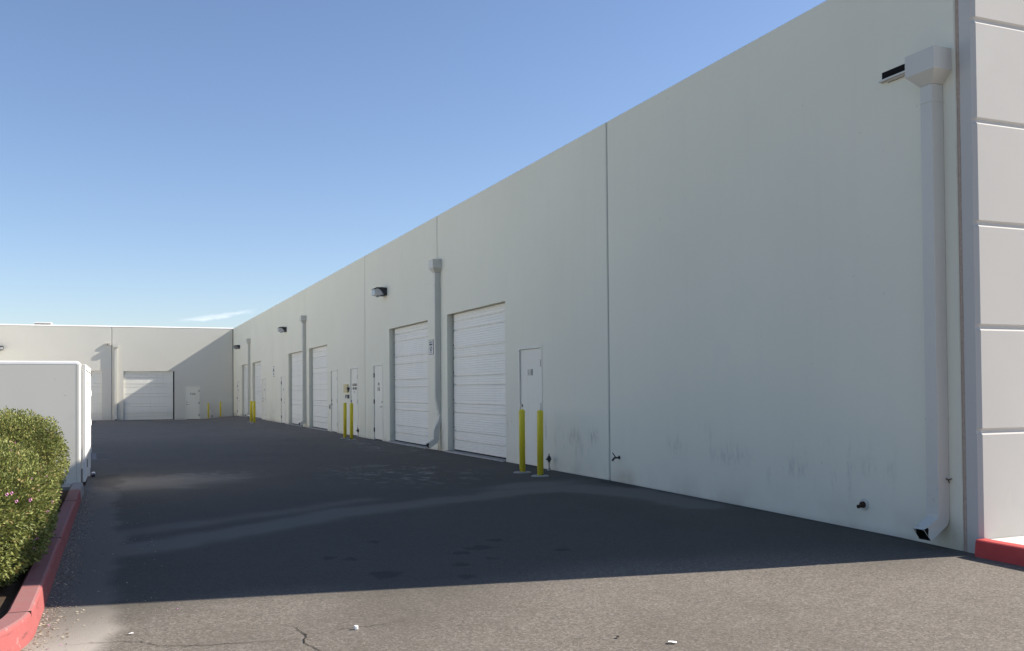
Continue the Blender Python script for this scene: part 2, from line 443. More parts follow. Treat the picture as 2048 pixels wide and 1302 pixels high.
def lerp_tab(tab, v):
    if v <= tab[0][0]: return tab[0][1]
    for (a, za), (b, zb) in zip(tab[:-1], tab[1:]):
        if v <= b: 
            k = (v-a)/(b-a); return za+(zb-za)*k
    return tab[-1][1]
WALLZ = [(-30, -1.56), (0, -1.55), (6.2, -1.516), (7.15, -1.492), (9.5, -1.468), (13.1, -1.445), (17.4, -1.447), (21, -1.460),
         (26, -1.482), (29, -1.497), (34.7, -1.495), (44, -1.52), (52.2, -1.533), (56, -1.545), (63.1, -1.60), (65.7, -1.69), (80, -1.7)]
INTZ = [(-30, -1.60), (0, -1.54), (7, -1.53), (17, -1.515), (30, -1.56), (50, -1.72), (65.7, -1.86), (80, -1.87)]
LOTX = -7.6
def sst(k): k = max(0, min(1, k)); return k*k*(3-2*k)
def gz(x, y):
    a, b = lerp_tab(WALLZ, y), lerp_tab(INTZ, y)
    z = a + (b-a)*sst(-x/2.6)
    if y > 50: z += 0.05*sst((y-50)/15)*sst((-x-4)/4)
    return z

# ------------------------------------------------------------------ ground
def seg_d(px, py, a, b):
    ax, ay = a; bx, by = b; dx, dy = bx-ax, by-ay
    k = max(0, min(1, ((px-ax)*dx+(py-ay)*dy)/(dx*dx+dy*dy+1e-9)))
    return math.hypot(px-ax-k*dx, py-ay-k*dy), k
def pl_d(px, py, pts):
    return min(seg_d(px, py, a, b)[0] for a, b in zip(pts[:-1], pts[1:]))
TR1 = [(-7.5, 9.75), (-6.67, 10.12), (-5.78, 10.67), (-5.0, 11.25), (-4.41, 11.75), (-3.26, 12.15), (-1.97, 12.75), (-0.9, 12.6), (-0.45, 11.7)]
TR2 = [(-7.3, 10.9), (-6.3, 11.4), (-5.2, 12.1), (-4.0, 12.9)]
TR3 = [(-0.9, 12.4), (-0.45, 11.0), (-0.42, 10.0)]
OILS = [(-5.06, 7.66, .15, .09), (-4.34, 7.79, .10, .06), (-3.22, 8.1, .09, .06), (-4.47, 7.29, .10, .06), (-5.34, 8.62, .07, .05),
        (-5.17, 8.46, .08, .05), (-4.72, 9.33, .07, .05), (-3.89, 8.54, .16, .07), (-4.15, 8.35, .10, .05), (-3.6, 8.9, .08, .05),
        (-4.0, 7.95, .07, .04)]
def dust_at(x, y):
    w = noise.noise(Vector((x*1.3, y*1.3, 0)))*0.16 + noise.noise(Vector((x*4, y*4, 3)))*0.06
    d = 0.0
    if 5 < y < 24 and x > -9:
        k = pl_d(x, y, TR1)+w; d = max(d, 1.0*math.exp(-(k/0.36)**2))
        k = pl_d(x, y, TR2)+w; d = max(d, 0.55*math.exp(-(k/0.30)**2))
        k = pl_d(x, y, TR3)+w; d = max(d, 1.0*math.exp(-(k/0.33)**2))
        # brown silt fanning out of the trash enclosure
        cx, cy = -6.3, 17.0+0.2*(x+6.3)
        k = math.hypot((x-cx)/2.1, (y-cy)/1.9)+w*1.6; d = max(d, 1.0*math.exp(-(k/0.62)**2))
        k = math.hypot((x+2.9)/1.3, (y-16)/1.2)+w*2
        k = math.hypot((x+1.2)/0.9, (y-13.3)/0.5)+w*1.5; d = max(d, 0.95*math.exp(-(k/0.9)**2))
        d = max(d, 0.22*math.exp(-((x+0.7)/0.6)**2)*sst((y-7)/2)*sst((20-y)/4)*(1+1.5*w))
    # light grit that has washed up against the kerb
    if y < 16.5:
        e = x+7.6 if y > 6.75 else (math.hypot(x+9.2, y-6.75)-1.6 if x < -7.0 or True else 9)
        e = max(e, 0)
        ww = 0.42 + 0.14*noise.noise(Vector((y*0.9, 5, 0))) + 0.06*noise.noise(Vector((y*4, x*3, 0)))
        if -20 < x: d = max(d, 1.15*sst(1-(e-ww+0.14)/0.34))
    # tan dust along the foot of the wall
    if y > 6.3 and x > -0.5:
        d = max(d, 0.0)
    return d
def dust2(x, y):  # dust plus a general greying of the far end
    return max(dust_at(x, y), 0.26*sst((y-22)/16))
def oil_at(x, y):
    o = 0.0
    for a, b, rx, ry in OILS:
        if abs(x-a) < 0.6 and abs(y-b) < 0.5:
            w = noise.noise(Vector((x*11, y*11, 1)))*0.5
            # stains lie lengthwise across the view
            k = math.hypot((x-a)/rx, (y-b)/(ry*1.8))+w
            o = max(o, sst((1.45-k)/0.8))
    # soil and seepage by the enclosure gate
    k = math.hypot((x+7.25)/0.28, (y-17.6)/1.5)+noise.noise(Vector((x*5, y*2, 1)))*0.5
    o = max(o, 0.8*sst((1.3-k)/0.6))
    k = math.hypot((x+0.12)/0.2, (y-12.6)/0.7)+noise.noise(Vector((x*8, y*6, 1)))*0.5
    o = max(o, 0.95*sst((1.2-k)/0.5))
    if 6.5 < y < 22: o = max(o, 0.85*sst(1.2+(x+0.0)/0.13+0.8*noise.noise(Vector((y*6, x*9, 2)))))
    return o
def fleck_at(x, y):
    a = math.hypot((x+2.4)/1.5, (y-16.5)/2.6); b = math.hypot((x+5.6)/1.3, (y-18)/1.3); c_ = math.hypot((x+0.7)/0.8, (y-24)/5)
    return max(sst(1.3-a), 0.6*sst(1.2-b), 0.5*sst(1.2-c_))
def shade_tone_at(x, y):
    # painted darkening that deepens the building's shade; fades towards street and far end
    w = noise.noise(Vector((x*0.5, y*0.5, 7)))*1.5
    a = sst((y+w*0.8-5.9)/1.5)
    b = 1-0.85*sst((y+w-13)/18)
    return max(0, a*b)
def axis(parts):
    v = []
    for a, b, n in parts: v += [a+(b-a)*i/n for i in range(n)]
    return v+[parts[-1][1]]
gx = axis([(-600, -60, 6), (-60, -14, 8), (-14, -9, 12), (-9, 0.4, 134), (0.4, 4, 6), (4, 60, 8), (60, 600, 5)])
gy = axis([(-400, -30, 6), (-30, 3.5, 16), (3.5, 19, 230), (19, 32, 90), (32, 70, 95), (70, 120, 6), (120, 1500, 8)])
verts, dust_bounce_v, oilv, shade_tone_v, flv = [], [], [], [], []
for y in gy:
    for x in gx:
        yy = min(max(y, -30), 80)
        verts.append((x, y, gz(x, yy)))
        near = -9.5 < x < 1 and 2 < y < 70
        dust_bounce_v.append(dust2(x, y) if near and x > -8.4 else (1.6*sst((-x-8.4)/1.2) if y > 21.2 and x < 0 else 0.0))  # unseen lot on the left paled to bounce sun onto the long wall
        flv.append(fleck_at(x, y) if near else 0.0)
        oilv.append(oil_at(x, y) if near else 0.0)
        shade_tone_v.append(shade_tone_at(x, y) if near and x > -9 else 0.0)
nx = len(gx)
faces = [(j*nx+i, j*nx+i+1, (j+1)*nx+i+1, (j+1)*nx+i) for j in range(len(gy)-1) for i in range(nx-1)]
me = bpy.data.meshes.new('ground'); me.from_pydata(verts, [], faces); me.materials.append(M['asphalt'])
for nm, arr in (('dust', dust_bounce_v), ('oil', oilv), ('seal', shade_tone_v), ('fleck', flv)):
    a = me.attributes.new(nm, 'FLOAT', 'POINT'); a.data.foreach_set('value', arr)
me.polygons.foreach_set('use_smooth', [True]*len(me.polygons))
ground = bpy.data.objects.new('ground', me); col.objects.link(ground)
tag(ground, kind='structure')

# cracks in the sunlit asphalt
def ribbon(mb, pts, w, lift=0.004):
    out_ = []
    for (a, b) in zip(pts[:-1], pts[1:]):
        n = max(2, int(math.hypot(b[0]-a[0], b[1]-a[1])/0.03))
        for i in range(n):
            k = i/n; out_.append((a[0]+(b[0]-a[0])*k, a[1]+(b[1]-a[1])*k))
    out_.append(pts[-1])
    P = []
    for i, (x, y) in enumerate(out_):
        x += noise.noise(Vector((i*0.9, y*9, 2)))*0.013; y += noise.noise(Vector((i*0.8, x*9, 6)))*0.022
        P.append((x, y))
    L_, R_ = [], []
    for i, (x, y) in enumerate(P):
        a = P[max(0, i-1)]; b = P[min(len(P)-1, i+1)]
        dx, dy = b[0]-a[0], b[1]-a[1]; l = math.hypot(dx, dy)+1e-9
        ww = w*(0.45+0.75*abs(noise.noise(Vector((i*0.35, 3, w*100)))) * 2)*0.5
        k = min(i, len(P)-1-i)/4; ww *= min(1, 0.15+k*0.25)
        L_.append((x-dy/l*ww, y+dx/l*ww)); R_.append((x+dy/l*ww, y-dx/l*ww))
    for i in range(len(P)-1):
        mb.poly([(q[0], q[1], gz(*q)+lift) for q in (L_[i], R_[i], R_[i+1], L_[i+1])])
mb = MB()
ribbon(mb, [(-6.16, 6.37), (-6.05, 6.2), (-6.02, 5.98), (-6.06, 5.8), (-6.01, 5.6), (-5.98, 5.2), (-6.1, 4.7), (-6.0, 4.0)], 0.0105)
ribbon(mb, [(-6.02, 5.98), (-5.93, 5.98), (-5.73, 6.04), (-5.57, 6.03), (-5.25, 6.1)], 0.008)
ribbon(mb, [(-7.42, 6.34), (-7.09, 6.3), (-6.98, 6.24), (-6.87, 6.09), (-6.62, 5.99), (-6.36, 5.95), (-6.05, 5.88)], 0.0075)
ribbon(mb, [(-6.75, 6.42), (-6.5, 6.40), (-6.32, 6.36)], 0.005)
o = mb.build('pavement_crack', M['crack']); tag(o, kind='structure')
mb = MB()
for (a, b) in (((-7.71, 26.34), (-7.2, 26.2)), ((-7.64, 23.38), (-7.3, 23.45)), ((-7.68, 26.1), (-7.62, 23.6))):
    dx, dy = b[0]-a[0], b[1]-a[1]; l = math.hypot(dx, dy); nx_, ny_ = -dy/l*0.05, dx/l*0.05
    mb.poly([(px, py, gz(px, py)+0.004) for px, py in ((a[0]-nx_, a[1]-ny_), (a[0]+nx_, a[1]+ny_), (b[0]+nx_, b[1]+ny_), (b[0]-nx_, b[1]-ny_))])
o = mb.build('painted_line', M['paintline']); tag(o, kind='structure')

# ------------------------------------------------------------------ kerbs, planter soil, sidewalk
def sweep_kerb(name, path, w, h, mat):
    """path: outer edge points with inward normals; the section is a kerb with a battered face and eased arris"""
    R = []
    for (x, y, nx_, ny_, zb) in path:
        zt = zb
        def P(o_, z_): return Vector((x+nx_*o_, y+ny_*o_, z_))
        R.append([P(-0.012, zt-h-0.12), P(-0.012, zt-h), P(0.0, zt-0.022), P(0.007, zt-0.007), P(0.022, zt), P(w-0.015, zt), P(w, zt-0.012), P(w, zt-h-0.12)])
    mb = MB(); mb.rings(R, True)
    o_ = mb.build(name, mat); tag(o_, kind='structure'); return o_
path = []
y = 15.74
while y > 6.75:
    jx = 0.004*noise.noise(Vector((y*0.8, 1, 1)))
    path.append((-7.6+jx, y, -1, 0, -1.363+0.003*noise.noise(Vector((y, 2, 2))))); y -= 0.14
for i in range(19):
    a = (PI/2)*i/18
    path.append((-9.2+1.6*math.cos(a), 6.75-1.6*math.sin(a), -math.cos(a), math.sin(a), -1.363))
path.append((-24, 5.15, 0, 1, -1.363))
sweep_kerb('kerb', path, 0.145, 0.15, M['kerb'])
path = []
y = 6.18
while y > -14:
    path.append((-0.105+(0.02*math.exp(-((6.18-y)/0.08))), y, 1, 0, -1.368)); y -= 0.03 if y > 5.9 else 0.4
sweep_kerb('kerb', path, 0.15, 0.15, M['kerb2'])
# kerb joints as thin dark grooves
mb = MB()
for yj in (6.62, 9.86, 13.16):
    mb.box(-7.744, -7.604, yj-0.0025, yj+0.0025, -1.40, -1.361)
o = mb.build('kerb_joint', M['crack']); tag(o, kind='structure')
mb = MB()
nxs, nys = 40, 70
for j in range(nys):
    for i in range(nxs):
        def pt(i_, j_):
            x_ = -20+(20-7.74)*i_/nxs; y_ = 5.2+(15.9-5.2)*j_/nys
            d_ = 1.46-0.01
            if x_ > -9.2 and y_ < 6.75:
                a_ = math.atan2(6.75-y_, x_+9.2); rr = math.hypot(x_+9.2, y_-6.75)
                if rr > d_: x_, y_ = -9.2+d_*math.cos(a_), 6.75-d_*math.sin(a_)
            y_ = max(y_, 5.3)
            return (x_, y_, -1.43+0.03*noise.noise(Vector((x_*2, y_*2, 0))))
        mb.poly([pt(i, j), pt(i+1, j), pt(i+1, j+1), pt(i, j+1)])
o = mb.build('soil', M['soil'], smooth=True); tag(o, kind='structure')
mb = MB(); mb.box(-9.2, -7.76, 15.35, 15.745, -1.6, -1.385)
o = mb.build('concrete_strip', M['concrete'], bevel=0.01); tag(o, kind='structure')
mb = MB()
ys = [6.18]+[6.18-1.5*i for i in range(1, 14)]
for a, b in zip(ys[:-1], ys[1:]):
    mb.box(0.048, 1.55, b+0.004, a-0.004 if a < 6.1 else a, -1.6, -1.378); mb.box(1.558, 12, b+0.004, a-0.004 if a < 6.1 else a, -1.6, -1.378)
o = mb.build('pavement', M['sidewalk']); tag(o, kind='structure')

# ------------------------------------------------------------------ walls
H = 4.2
YC = 6.185        # front corner of the building
L = 65.72         # face of the rear wing
def mapR(u, d, z): return (d, u, z)
def mapF(u, d, z): return (u, L+d, z)
def wall_panel(name, mp_, u0, u1, z0, z1, openings, mat, parent, th=0.18, ch=0.014, rev=0.16):
    """tilt-up slab with chamfered edges and real openings; u along the wall, d into the building"""
    mb = MB()
    us = sorted(set([u0+ch, u1-ch]+[o_[0] for o_ in openings]+[o_[1] for o_ in openings]))
    zs = sorted(set([z0, z1-ch]+[o_[2] for o_ in openings]+[o_[3] for o_ in openings]))
    def inside(u, z): return any(o_[0] < u < o_[1] and o_[2] < z < o_[3] for o_ in openings)
    for a, b in zip(us[:-1], us[1:]):
        for c_, d_ in zip(zs[:-1], zs[1:]):
            if inside((a+b)/2, (c_+d_)/2): continue
            mb.poly([mp_(a, 0, c_), mp_(b, 0, c_), mp_(b, 0, d_), mp_(a, 0, d_)])
    for (a, b, c_, d_) in openings:
        mb.poly([mp_(a, 0, c_), mp_(a, 0, d_), mp_(a, rev, d_), mp_(a, rev, c_)])
        mb.poly([mp_(b, 0, c_), mp_(b, rev, c_), mp_(b, rev, d_), mp_(b, 0, d_)])
        mb.poly([mp_(a, 0, d_), mp_(b, 0, d_), mp_(b, rev, d_), mp_(a, rev, d_)])
    for u, s_ in ((u0, 1), (u1, -1)):
        mb.poly([mp_(u+s_*ch, 0, z0), mp_(u, ch, z0), mp_(u, ch, z1-ch), mp_(u+s_*ch, 0, z1-ch)])
        mb.poly([mp_(u, ch, z0), mp_(u, th, z0), mp_(u, th, z1), mp_(u, ch, z1-ch)])
    mb.poly([mp_(u0+ch, 0, z1-ch), mp_(u1-ch, 0, z1-ch), mp_(u1, ch, z1), mp_(u0, ch, z1)])
    mb.poly([mp_(u0, ch, z1), mp_(u1, ch, z1), mp_(u1, th, z1), mp_(u0, th, z1)])
    mb.poly([mp_(u0, th, z0), mp_(u1, th, z0), mp_(u1, th, z1), mp_(u0, th, z1)][::-1])
    return mb.build(name, mat, parent)

B = empty('warehouse_building', (0, YC, -1.51))
tag(B, 'long off white warehouse on the right, its shaded side lined with white roll-up doors', 'warehouse')
# roll-up openings: (far edge y, near edge y, head z)
ROLL = [(20.98, 17.38, 1.752), (26.10, 22.48, 1.729), (38.39, 34.77, 1.689), (43.40, 39.80, 1.668), (55.91, 52.30, 1.626), (61.05, 57.45, 1.62)]
SILL = [-1.425, -1.447, -1.482, -1.50, -1.535, -1.56]
# personnel doors: (near y, far y, top z, bottom z, hinge side, text)
DOORS = [
    (15.61, 16.70, 0.797, -1.44, 'near', '118'),
    (26.82, 27.92, 0.772, -1.475, 'far', '116'),
    (29.93, 31.00, 0.755, -1.485, 'near', None),
    (32.98, 34.12, 0.743, -1.487, 'near', None),
    (44.30, 45.52, 0.697, -1.515, 'far', '112'),
    (50.67, 51.73, 0.674, -1.525, 'near', '110'),
    (62.25, 63.50, 0.664, -1.59, 'far', '108')]
JN = [6.372, 13.10, 21.70, 28.98, 39.27, 48.13, 56.95, 65.70]
gapw = [0.040, 0.040, 0.040, 0.042, 0.044, 0.046, 0.046, 0.02]
for i in range(7):
    a = JN[i]+gapw[i]/2; b = JN[i+1]-gapw[i+1]/2
    if i == 6: b = L-0.003
    ops = []
    for k, (f_, n_, h_) in enumerate(ROLL):
        if a < n_ and f_ < b: ops.append((n_, f_, -2.4, h_))
    for k, (n_, f_, tp, bt, hs, tx) in enumerate(DOORS):
        if a < n_ and f_ < b: ops.append((n_+0.02, f_-0.02, -2.4, tp-0.02))
    wall_panel('wall_panel', mapR, a, b, -2.4, H, ops, M['wall'], B, ch=0.012 if i else 0.012)
# joint fillers
for i, yj in enumerate(JN[:7]):
    mb = MB(); g_ = gapw[i]/2
    if i == 0:
        R = []
        for k in range(120):
            z_ = -1.9+(H+1.88)*k/119
            b_ = 0.006*noise.noise(Vector((z_*2.2, 4, 0)))+0.004*noise.noise(Vector((z_*9, 1, 0)))
            R.append([(0.03, yj-g_-0.001, z_), (0.006+b_, yj-g_-0.001, z_), (-0.001+b_, yj-0.004, z_), (0.004+b_, yj+g_*0.5, z_), (0.022, yj+g_+0.001, z_), (0.03, yj+g_+0.001, z_)])
        mb.rings([[Vector(p) for p in r_] for r_ in R], True)
        mb.build('joint_sealant', M['foam'], B)
    else:
        mb.box(0.020, 0.05, yj-g_-0.001, yj+g_+0.001, -2.2, H-0.02)
        mb.build('joint_sealant', M['sealant'] if i < 2 else M['sealant2'], B)
# front facade with reveals cast in it
GZ = [3.277, 2.363, 1.435, 0.500, -0.436]
mb = MB(); x1 = 30.0
prof = [(0.0, H-0.02), (0.02, H)]
pr = []   # (depth into the wall, z) from the bottom up
z = -2.4; pr.append((0.0, z))
for g_ in sorted(GZ):
    pr += [(0.0, g_-0.010), (0.018, g_+0.012), (0.020, g_+0.034), (0.0, g_+0.050)]
pr += [(0.0, H-0.012), (0.012, H)]
for xa, xb in ((0.030, 7.4), (7.43, 15.0), (15.03, 22.6), (22.63, 30.0)):
    for (d0, z0), (d1, z1_) in zip(pr[:-1], pr[1:]):
        mb.poly([(xa, YC+d0, z0), (xb, YC+d0, z0), (xb, YC+d1, z1_), (xa, YC+d1, z1_)])
    if xa > 0.1:
        mb.poly([(xa-0.03, YC+0.02, -2.4), (xa, YC+0.02, -2.4), (xa, YC+0.02, H), (xa-0.03, YC+0.02, H)])
# cut ends of the reveals at the corner: chamfer strip follows the profile
for (d0, z0), (d1, z1_) in zip(pr[:-1], pr[1:]):
    mb.poly([(0.0, YC+0.034+d0*0.4, z0), (0.030, YC+d0, z0), (0.030, YC+d1, z1_), (0.0, YC+0.034+d1*0.4, z1_)])
    mb.poly([(0.0, YC+0.034+d0*0.4, z0), (0.0, YC+0.034+d1*0.4, z1_), (0.0, 6.343, z1_), (0.0, 6.343, z0)])
mb.poly([(0.0, 6.343, -2.4), (0.0, 6.343, H), (0.012, 6.355, H), (0.012, 6.355, -2.4)])
mb.poly([(0.012, 6.355, -2.4), (0.012, 6.355, H), (0.2, 6.355, H), (0.2, 6.355, -2.4)])
mb.poly([(0.0, YC+0.04, H), (0.03, YC+0.012, H), (30, YC+0.012, H), (30, 6.365, H), (0.0, 6.343, H)])
mb.build('front_wall', M['frontwall'], B)
mb = MB(); mb.box(0.17, 30, 6.4, 65.6, H-0.75, H-0.6); mb.box(29.8, 30, 6.4, 65.6, -2.4, H)
mb.build('roof', M['roof'], B)

# ------------------------------------------------------------------ roll-up door
def rollup_profile(z0, z1, sec=0.635):
    """z,depth list from the top: raised double band on every section, fine ribs between"""
    pts = []
    hh = []
    zt = z1
    k = 0
    while True:
        a = zt-0.155-k*sec; b = a-0.207
        if a > z0+0.03: hh.append(a)
        if b > z0+0.03: hh.append(b)
        if a < z0: break
        k += 1
    minor = []
    zz = z1-0.03
    while zz > z0+0.03:
        if all(abs(zz-h_) > 0.034 for h_ in hh): minor.append(zz)
        zz -= 0.0515
    ev = sorted([(h_, 1) for h_ in hh]+[(m_, 0) for m_ in minor], reverse=True)
    pts.append((z1, 0.0))
    for z_, big_ in ev:
        if big_: pts += [(z_+0.013, 0.0), (z_+0.012, 0.030), (z_-0.003, 0.030), (z_-0.024, -0.008), (z_-0.034, -0.008), (z_-0.035, 0.0)]
        else: pts += [(z_+0.006, 0.0), (z_+0.005, 0.009), (z_-0.009, 0.0)]
    pts.append((z0, 0.0))
    return pts
def roll_door(mp_, u0, u1, zs, zt, parent, rec=0.135, label=None, side=1):
    """u0..u1 opening; side=+1 leaves the black guide gap at u1"""
    mb = MB()
    ua, ub = (u0+0.004, u1-0.085) if side > 0 else (u0+0.085, u1-0.004)
    pts = rollup_profile(zs+0.03, zt-0.012)
    for (za, da), (zb, db) in zip(pts[:-1], pts[1:]):
        mb.poly([mp_(ua, rec+da, za), mp_(ub, rec+da, za), mp_(ub, rec+db, zb), mp_(ua, rec+db, zb)])
    for u in (ua, ub):
        mb.poly([mp_(u, rec, zs+0.03), mp_(u, rec, zt-0.012), mp_(u, rec+0.045, zt-0.012), mp_(u, rec+0.045, zs+0.03)])
    d_ = mb.build('roll_up_door', M['rollup'], parent, recalc=False)
    if label: d_['label'] = label
    mb = MB()
    g0, g1 = (ub+0.001, u1-0.0015) if side > 0 else (u0+0.0015, ua-0.001)
    for q in ((g0, g1, zs-0.02, zt-0.002),):
        P = [mp_(u, dd, z_) for u in (q[0], q[1]) for dd in (rec+0.03, rec+0.05) for z_ in (q[2], q[3])]
        i0 = len(mb.v); mb.v += P
        for f_ in ((0, 1, 3, 2), (4, 6, 7, 5), (0, 4, 5, 1), (2, 3, 7, 6), (0, 2, 6, 4), (1, 5, 7, 3)): mb.f.append(tuple(i0+k for k in f_)); mb.mi.append(0)
    mb.poly([mp_(u0, rec+0.05, zs-0.05), mp_(u1, rec+0.05, zs-0.05), mp_(u1, rec+0.05, zt), mp_(u0, rec+0.05, zt)])
    # roller brackets show as knobs in the gap
    k = 0
    while zt-0.40-k*0.32 > zs:
        z_ = zt-0.40-k*0.32; c_ = (g0+g1)/2
        a_, b_ = mp_(c_-0.014, rec+0.005, z_-0.02), mp_(c_+0.014, rec+0.03, z_+0.02)
        mb.box(min(a_[0], b_[0]), max(a_[0], b_[0]), min(a_[1], b_[1]), max(a_[1], b_[1]), a_[2], b_[2]); k += 1
    mb.build('guide_track', M['gap'], d_, recalc=False)
    mb = MB()
    a_, b_ = mp_(ua, rec+0.002, zs+0.004), mp_(ub, rec+0.03, zs+0.03)
    mb.box(min(a_[0], b_[0]), max(a_[0], b_[0]), min(a_[1], b_[1]), max(a_[1], b_[1]), a_[2], b_[2])
    mb.build('bottom_seal', M['gap'], d_)
    return d_
def sill(mp_, u0, u1, z, parent, outw=0.10):
    mb = MB(); a_, b_ = mp_(u0+0.003, -outw, z-0.3), mp_(u1-0.003, 0.17, z)
    mb.box(min(a_[0], b_[0]), max(a_[0], b_[0]), min(a_[1], b_[1]), max(a_[1], b_[1]), a_[2], b_[2])
    return mb.build('threshold', M['concrete'], parent, bevel=0.006)
for (f_, n_, h_), s_ in zip(ROLL, SILL):
    roll_door(mapR, n_, f_, s_, h_, B)
    sill(mapR, n_, f_, s_, B, 0.07)

# ------------------------------------------------------------------ personnel doors
def obox(mb, mp_, u0, u1, d0, d1, z0, z1):
    a_, b_ = mp_(u0, d0, z0), mp_(u1, d1, z1)
    mb.box(min(a_[0], b_[0]), max(a_[0], b_[0]), min(a_[1], b_[1]), max(a_[1], b_[1]), z0, z1)
def steel_door(mp_, u0, u1, zt, zb, hinge_low_u, parent, ex, txt=None, lever=True, proud=0.012):
    """u0<u1; hinge_low_u: hinges on the u0 side"""
    fw = 0.05
    mb = MB()
    for a, b in ((u0, u0+fw), (u1-fw, u1)): obox(mb, mp_, a, b, -proud, 0.12, zb-0.2, zt)
    obox(mb, mp_, u0+fw, u1-fw, -proud, 0.12, zt-fw, zt)
    fr = mb.build('door_frame', M['doorpaint'], None, bevel=0.003)
    mb = MB()
    obox(mb, mp_, u0+fw+0.005, u1-fw-0.005, 0.016, 0.06, zb+0.012, zt-fw-0.006)
    d_ = mb.build('personnel_door', M['doorpaint'], parent, bevel=0.002)
    fr.parent = d_
    mb = MB(); obox(mb, mp_, u0+fw-0.001, u1-fw+0.001, 0.062, 0.09, zb-0.1, zt-fw+0.001)
    mb.build('door_gap', M['gap'], d_)
    hu = u0+fw if hinge_low_u else u1-fw
    for z_ in (zt-0.33, zt-1.12, zb+0.28):
        mb = MB(); c_ = mp_(hu, -0.006, z_)
        mb.cyl((c_[0], c_[1], z_-0.065), (c_[0], c_[1], z_+0.065), 0.012, n=8)
        s_ = 1 if hinge_low_u else -1
        obox(mb, mp_, min(hu, hu+s_*0.035), max(hu, hu+s_*0.035), 0.008, 0.0155, z_-0.06, z_+0.06)
        mb.build('hinge', M['hinge'], d_)
    ku = (u1-fw-0.07) if hinge_low_u else (u0+fw+0.07)
    s_ = -1 if hinge_low_u else 1
    kz = zb+0.98
    mb = MB(); c_ = mp_(ku, 0.016, kz); o_ = mp_(ku, -0.045, kz)
    mb.cyl(c_, o_, 0.011, n=10); mb.cyl(c_, mp_(ku, 0.006, kz), 0.033, n=16)
    mb.cyl(o_, mp_(ku+s_*0.12, -0.045, kz-0.006), 0.011, 0.009, n=10)
    mb.build('handle', M['steel'], d_)
    mb = MB(); dz = kz+0.14
    mb.cyl(mp_(ku, 0.016, dz), mp_(ku, -0.008, dz), 0.028, n=16)
    obox(mb, mp_, ku-0.004, ku+0.004, -0.014, -0.006, dz-0.013, dz+0.013)
    mb.build('deadbolt', M['steel'], d_)
    return d_
EXR, EZR = (0, -1, 0), (0, 0, 1)      # lettering on the long wall reads from far to near
for n_, f_, tp, bt, hs, tx in DOORS:
    d_ = steel_door(mapR, n_, f_, tp, bt, hs == 'near', B, EXR, tx)
    cy = (n_+f_)/2
    if tx == '118':
        text_mesh('door_number', '118', M['ink'], d_, (0.012, cy+0.04, 0.30), EXR, EZR, 0.175, 0.85, offset=-0.0018, spacing=1.2)
        mb = MB(); mb.box(0.012, 0.0165, cy+0.02, cy+0.11, 0.175, 0.195); mb.build('sticker', M['signwhite'], d_)
        d_['label'] = 'grey white steel door marked 118'
    elif tx == '116':
        text_mesh('door_number', '116', M['ink'], d_, (0.012, cy, 0.02), EXR, EZR, 0.17, 1.1)
        text_mesh('door_number', '116', M['ink'], d_, (0.012, cy, 0.17), EXR, EZR, 0.13, 1.0)
        d_['label'] = 'steel door with black number lettering beside the second roll-up door'
    elif tx:
        text_mesh('door_number', tx, M['ink'], d_, (0.012, cy, 0.05), EXR, EZR, 0.12, 0.9)
    if abs(n_-29.93) < 0.01:
        text_mesh('door_lettering', 'ELECTRICAL', M['ink'], d_, (0.012, cy-0.02, 0.17), EXR, EZR, 0.115, 1.0)
        text_mesh('door_lettering', 'FIRE RISER', M['ink'], d_, (0.012, cy-0.02, 0.05), EXR, EZR, 0.115, 1.1)
        text_mesh('door_lettering', 'A', M['ink'], d_, (0.012, cy+0.05, -0.06), EXR, EZR, 0.10, 1.0)
        d_['label'] = 'white utility door with two lines of small black lettering'
    if abs(n_-32.98) < 0.01:
        mb = MB(); mb.rings([[Vector((-0.07+0.012*math.cos(b_), f_-0.12+(0.055+0.012*math.sin(b_))*math.cos(a_), -0.60+(0.075+0.012*math.sin(b_))*math.sin(a_))) for b_ in [2*PI*k/8 for k in range(8)]] for a_ in [2*PI*k/20 for k in range(21)]], False)
        mb.build('pull_ring', M['steel'], d_, smooth=True)

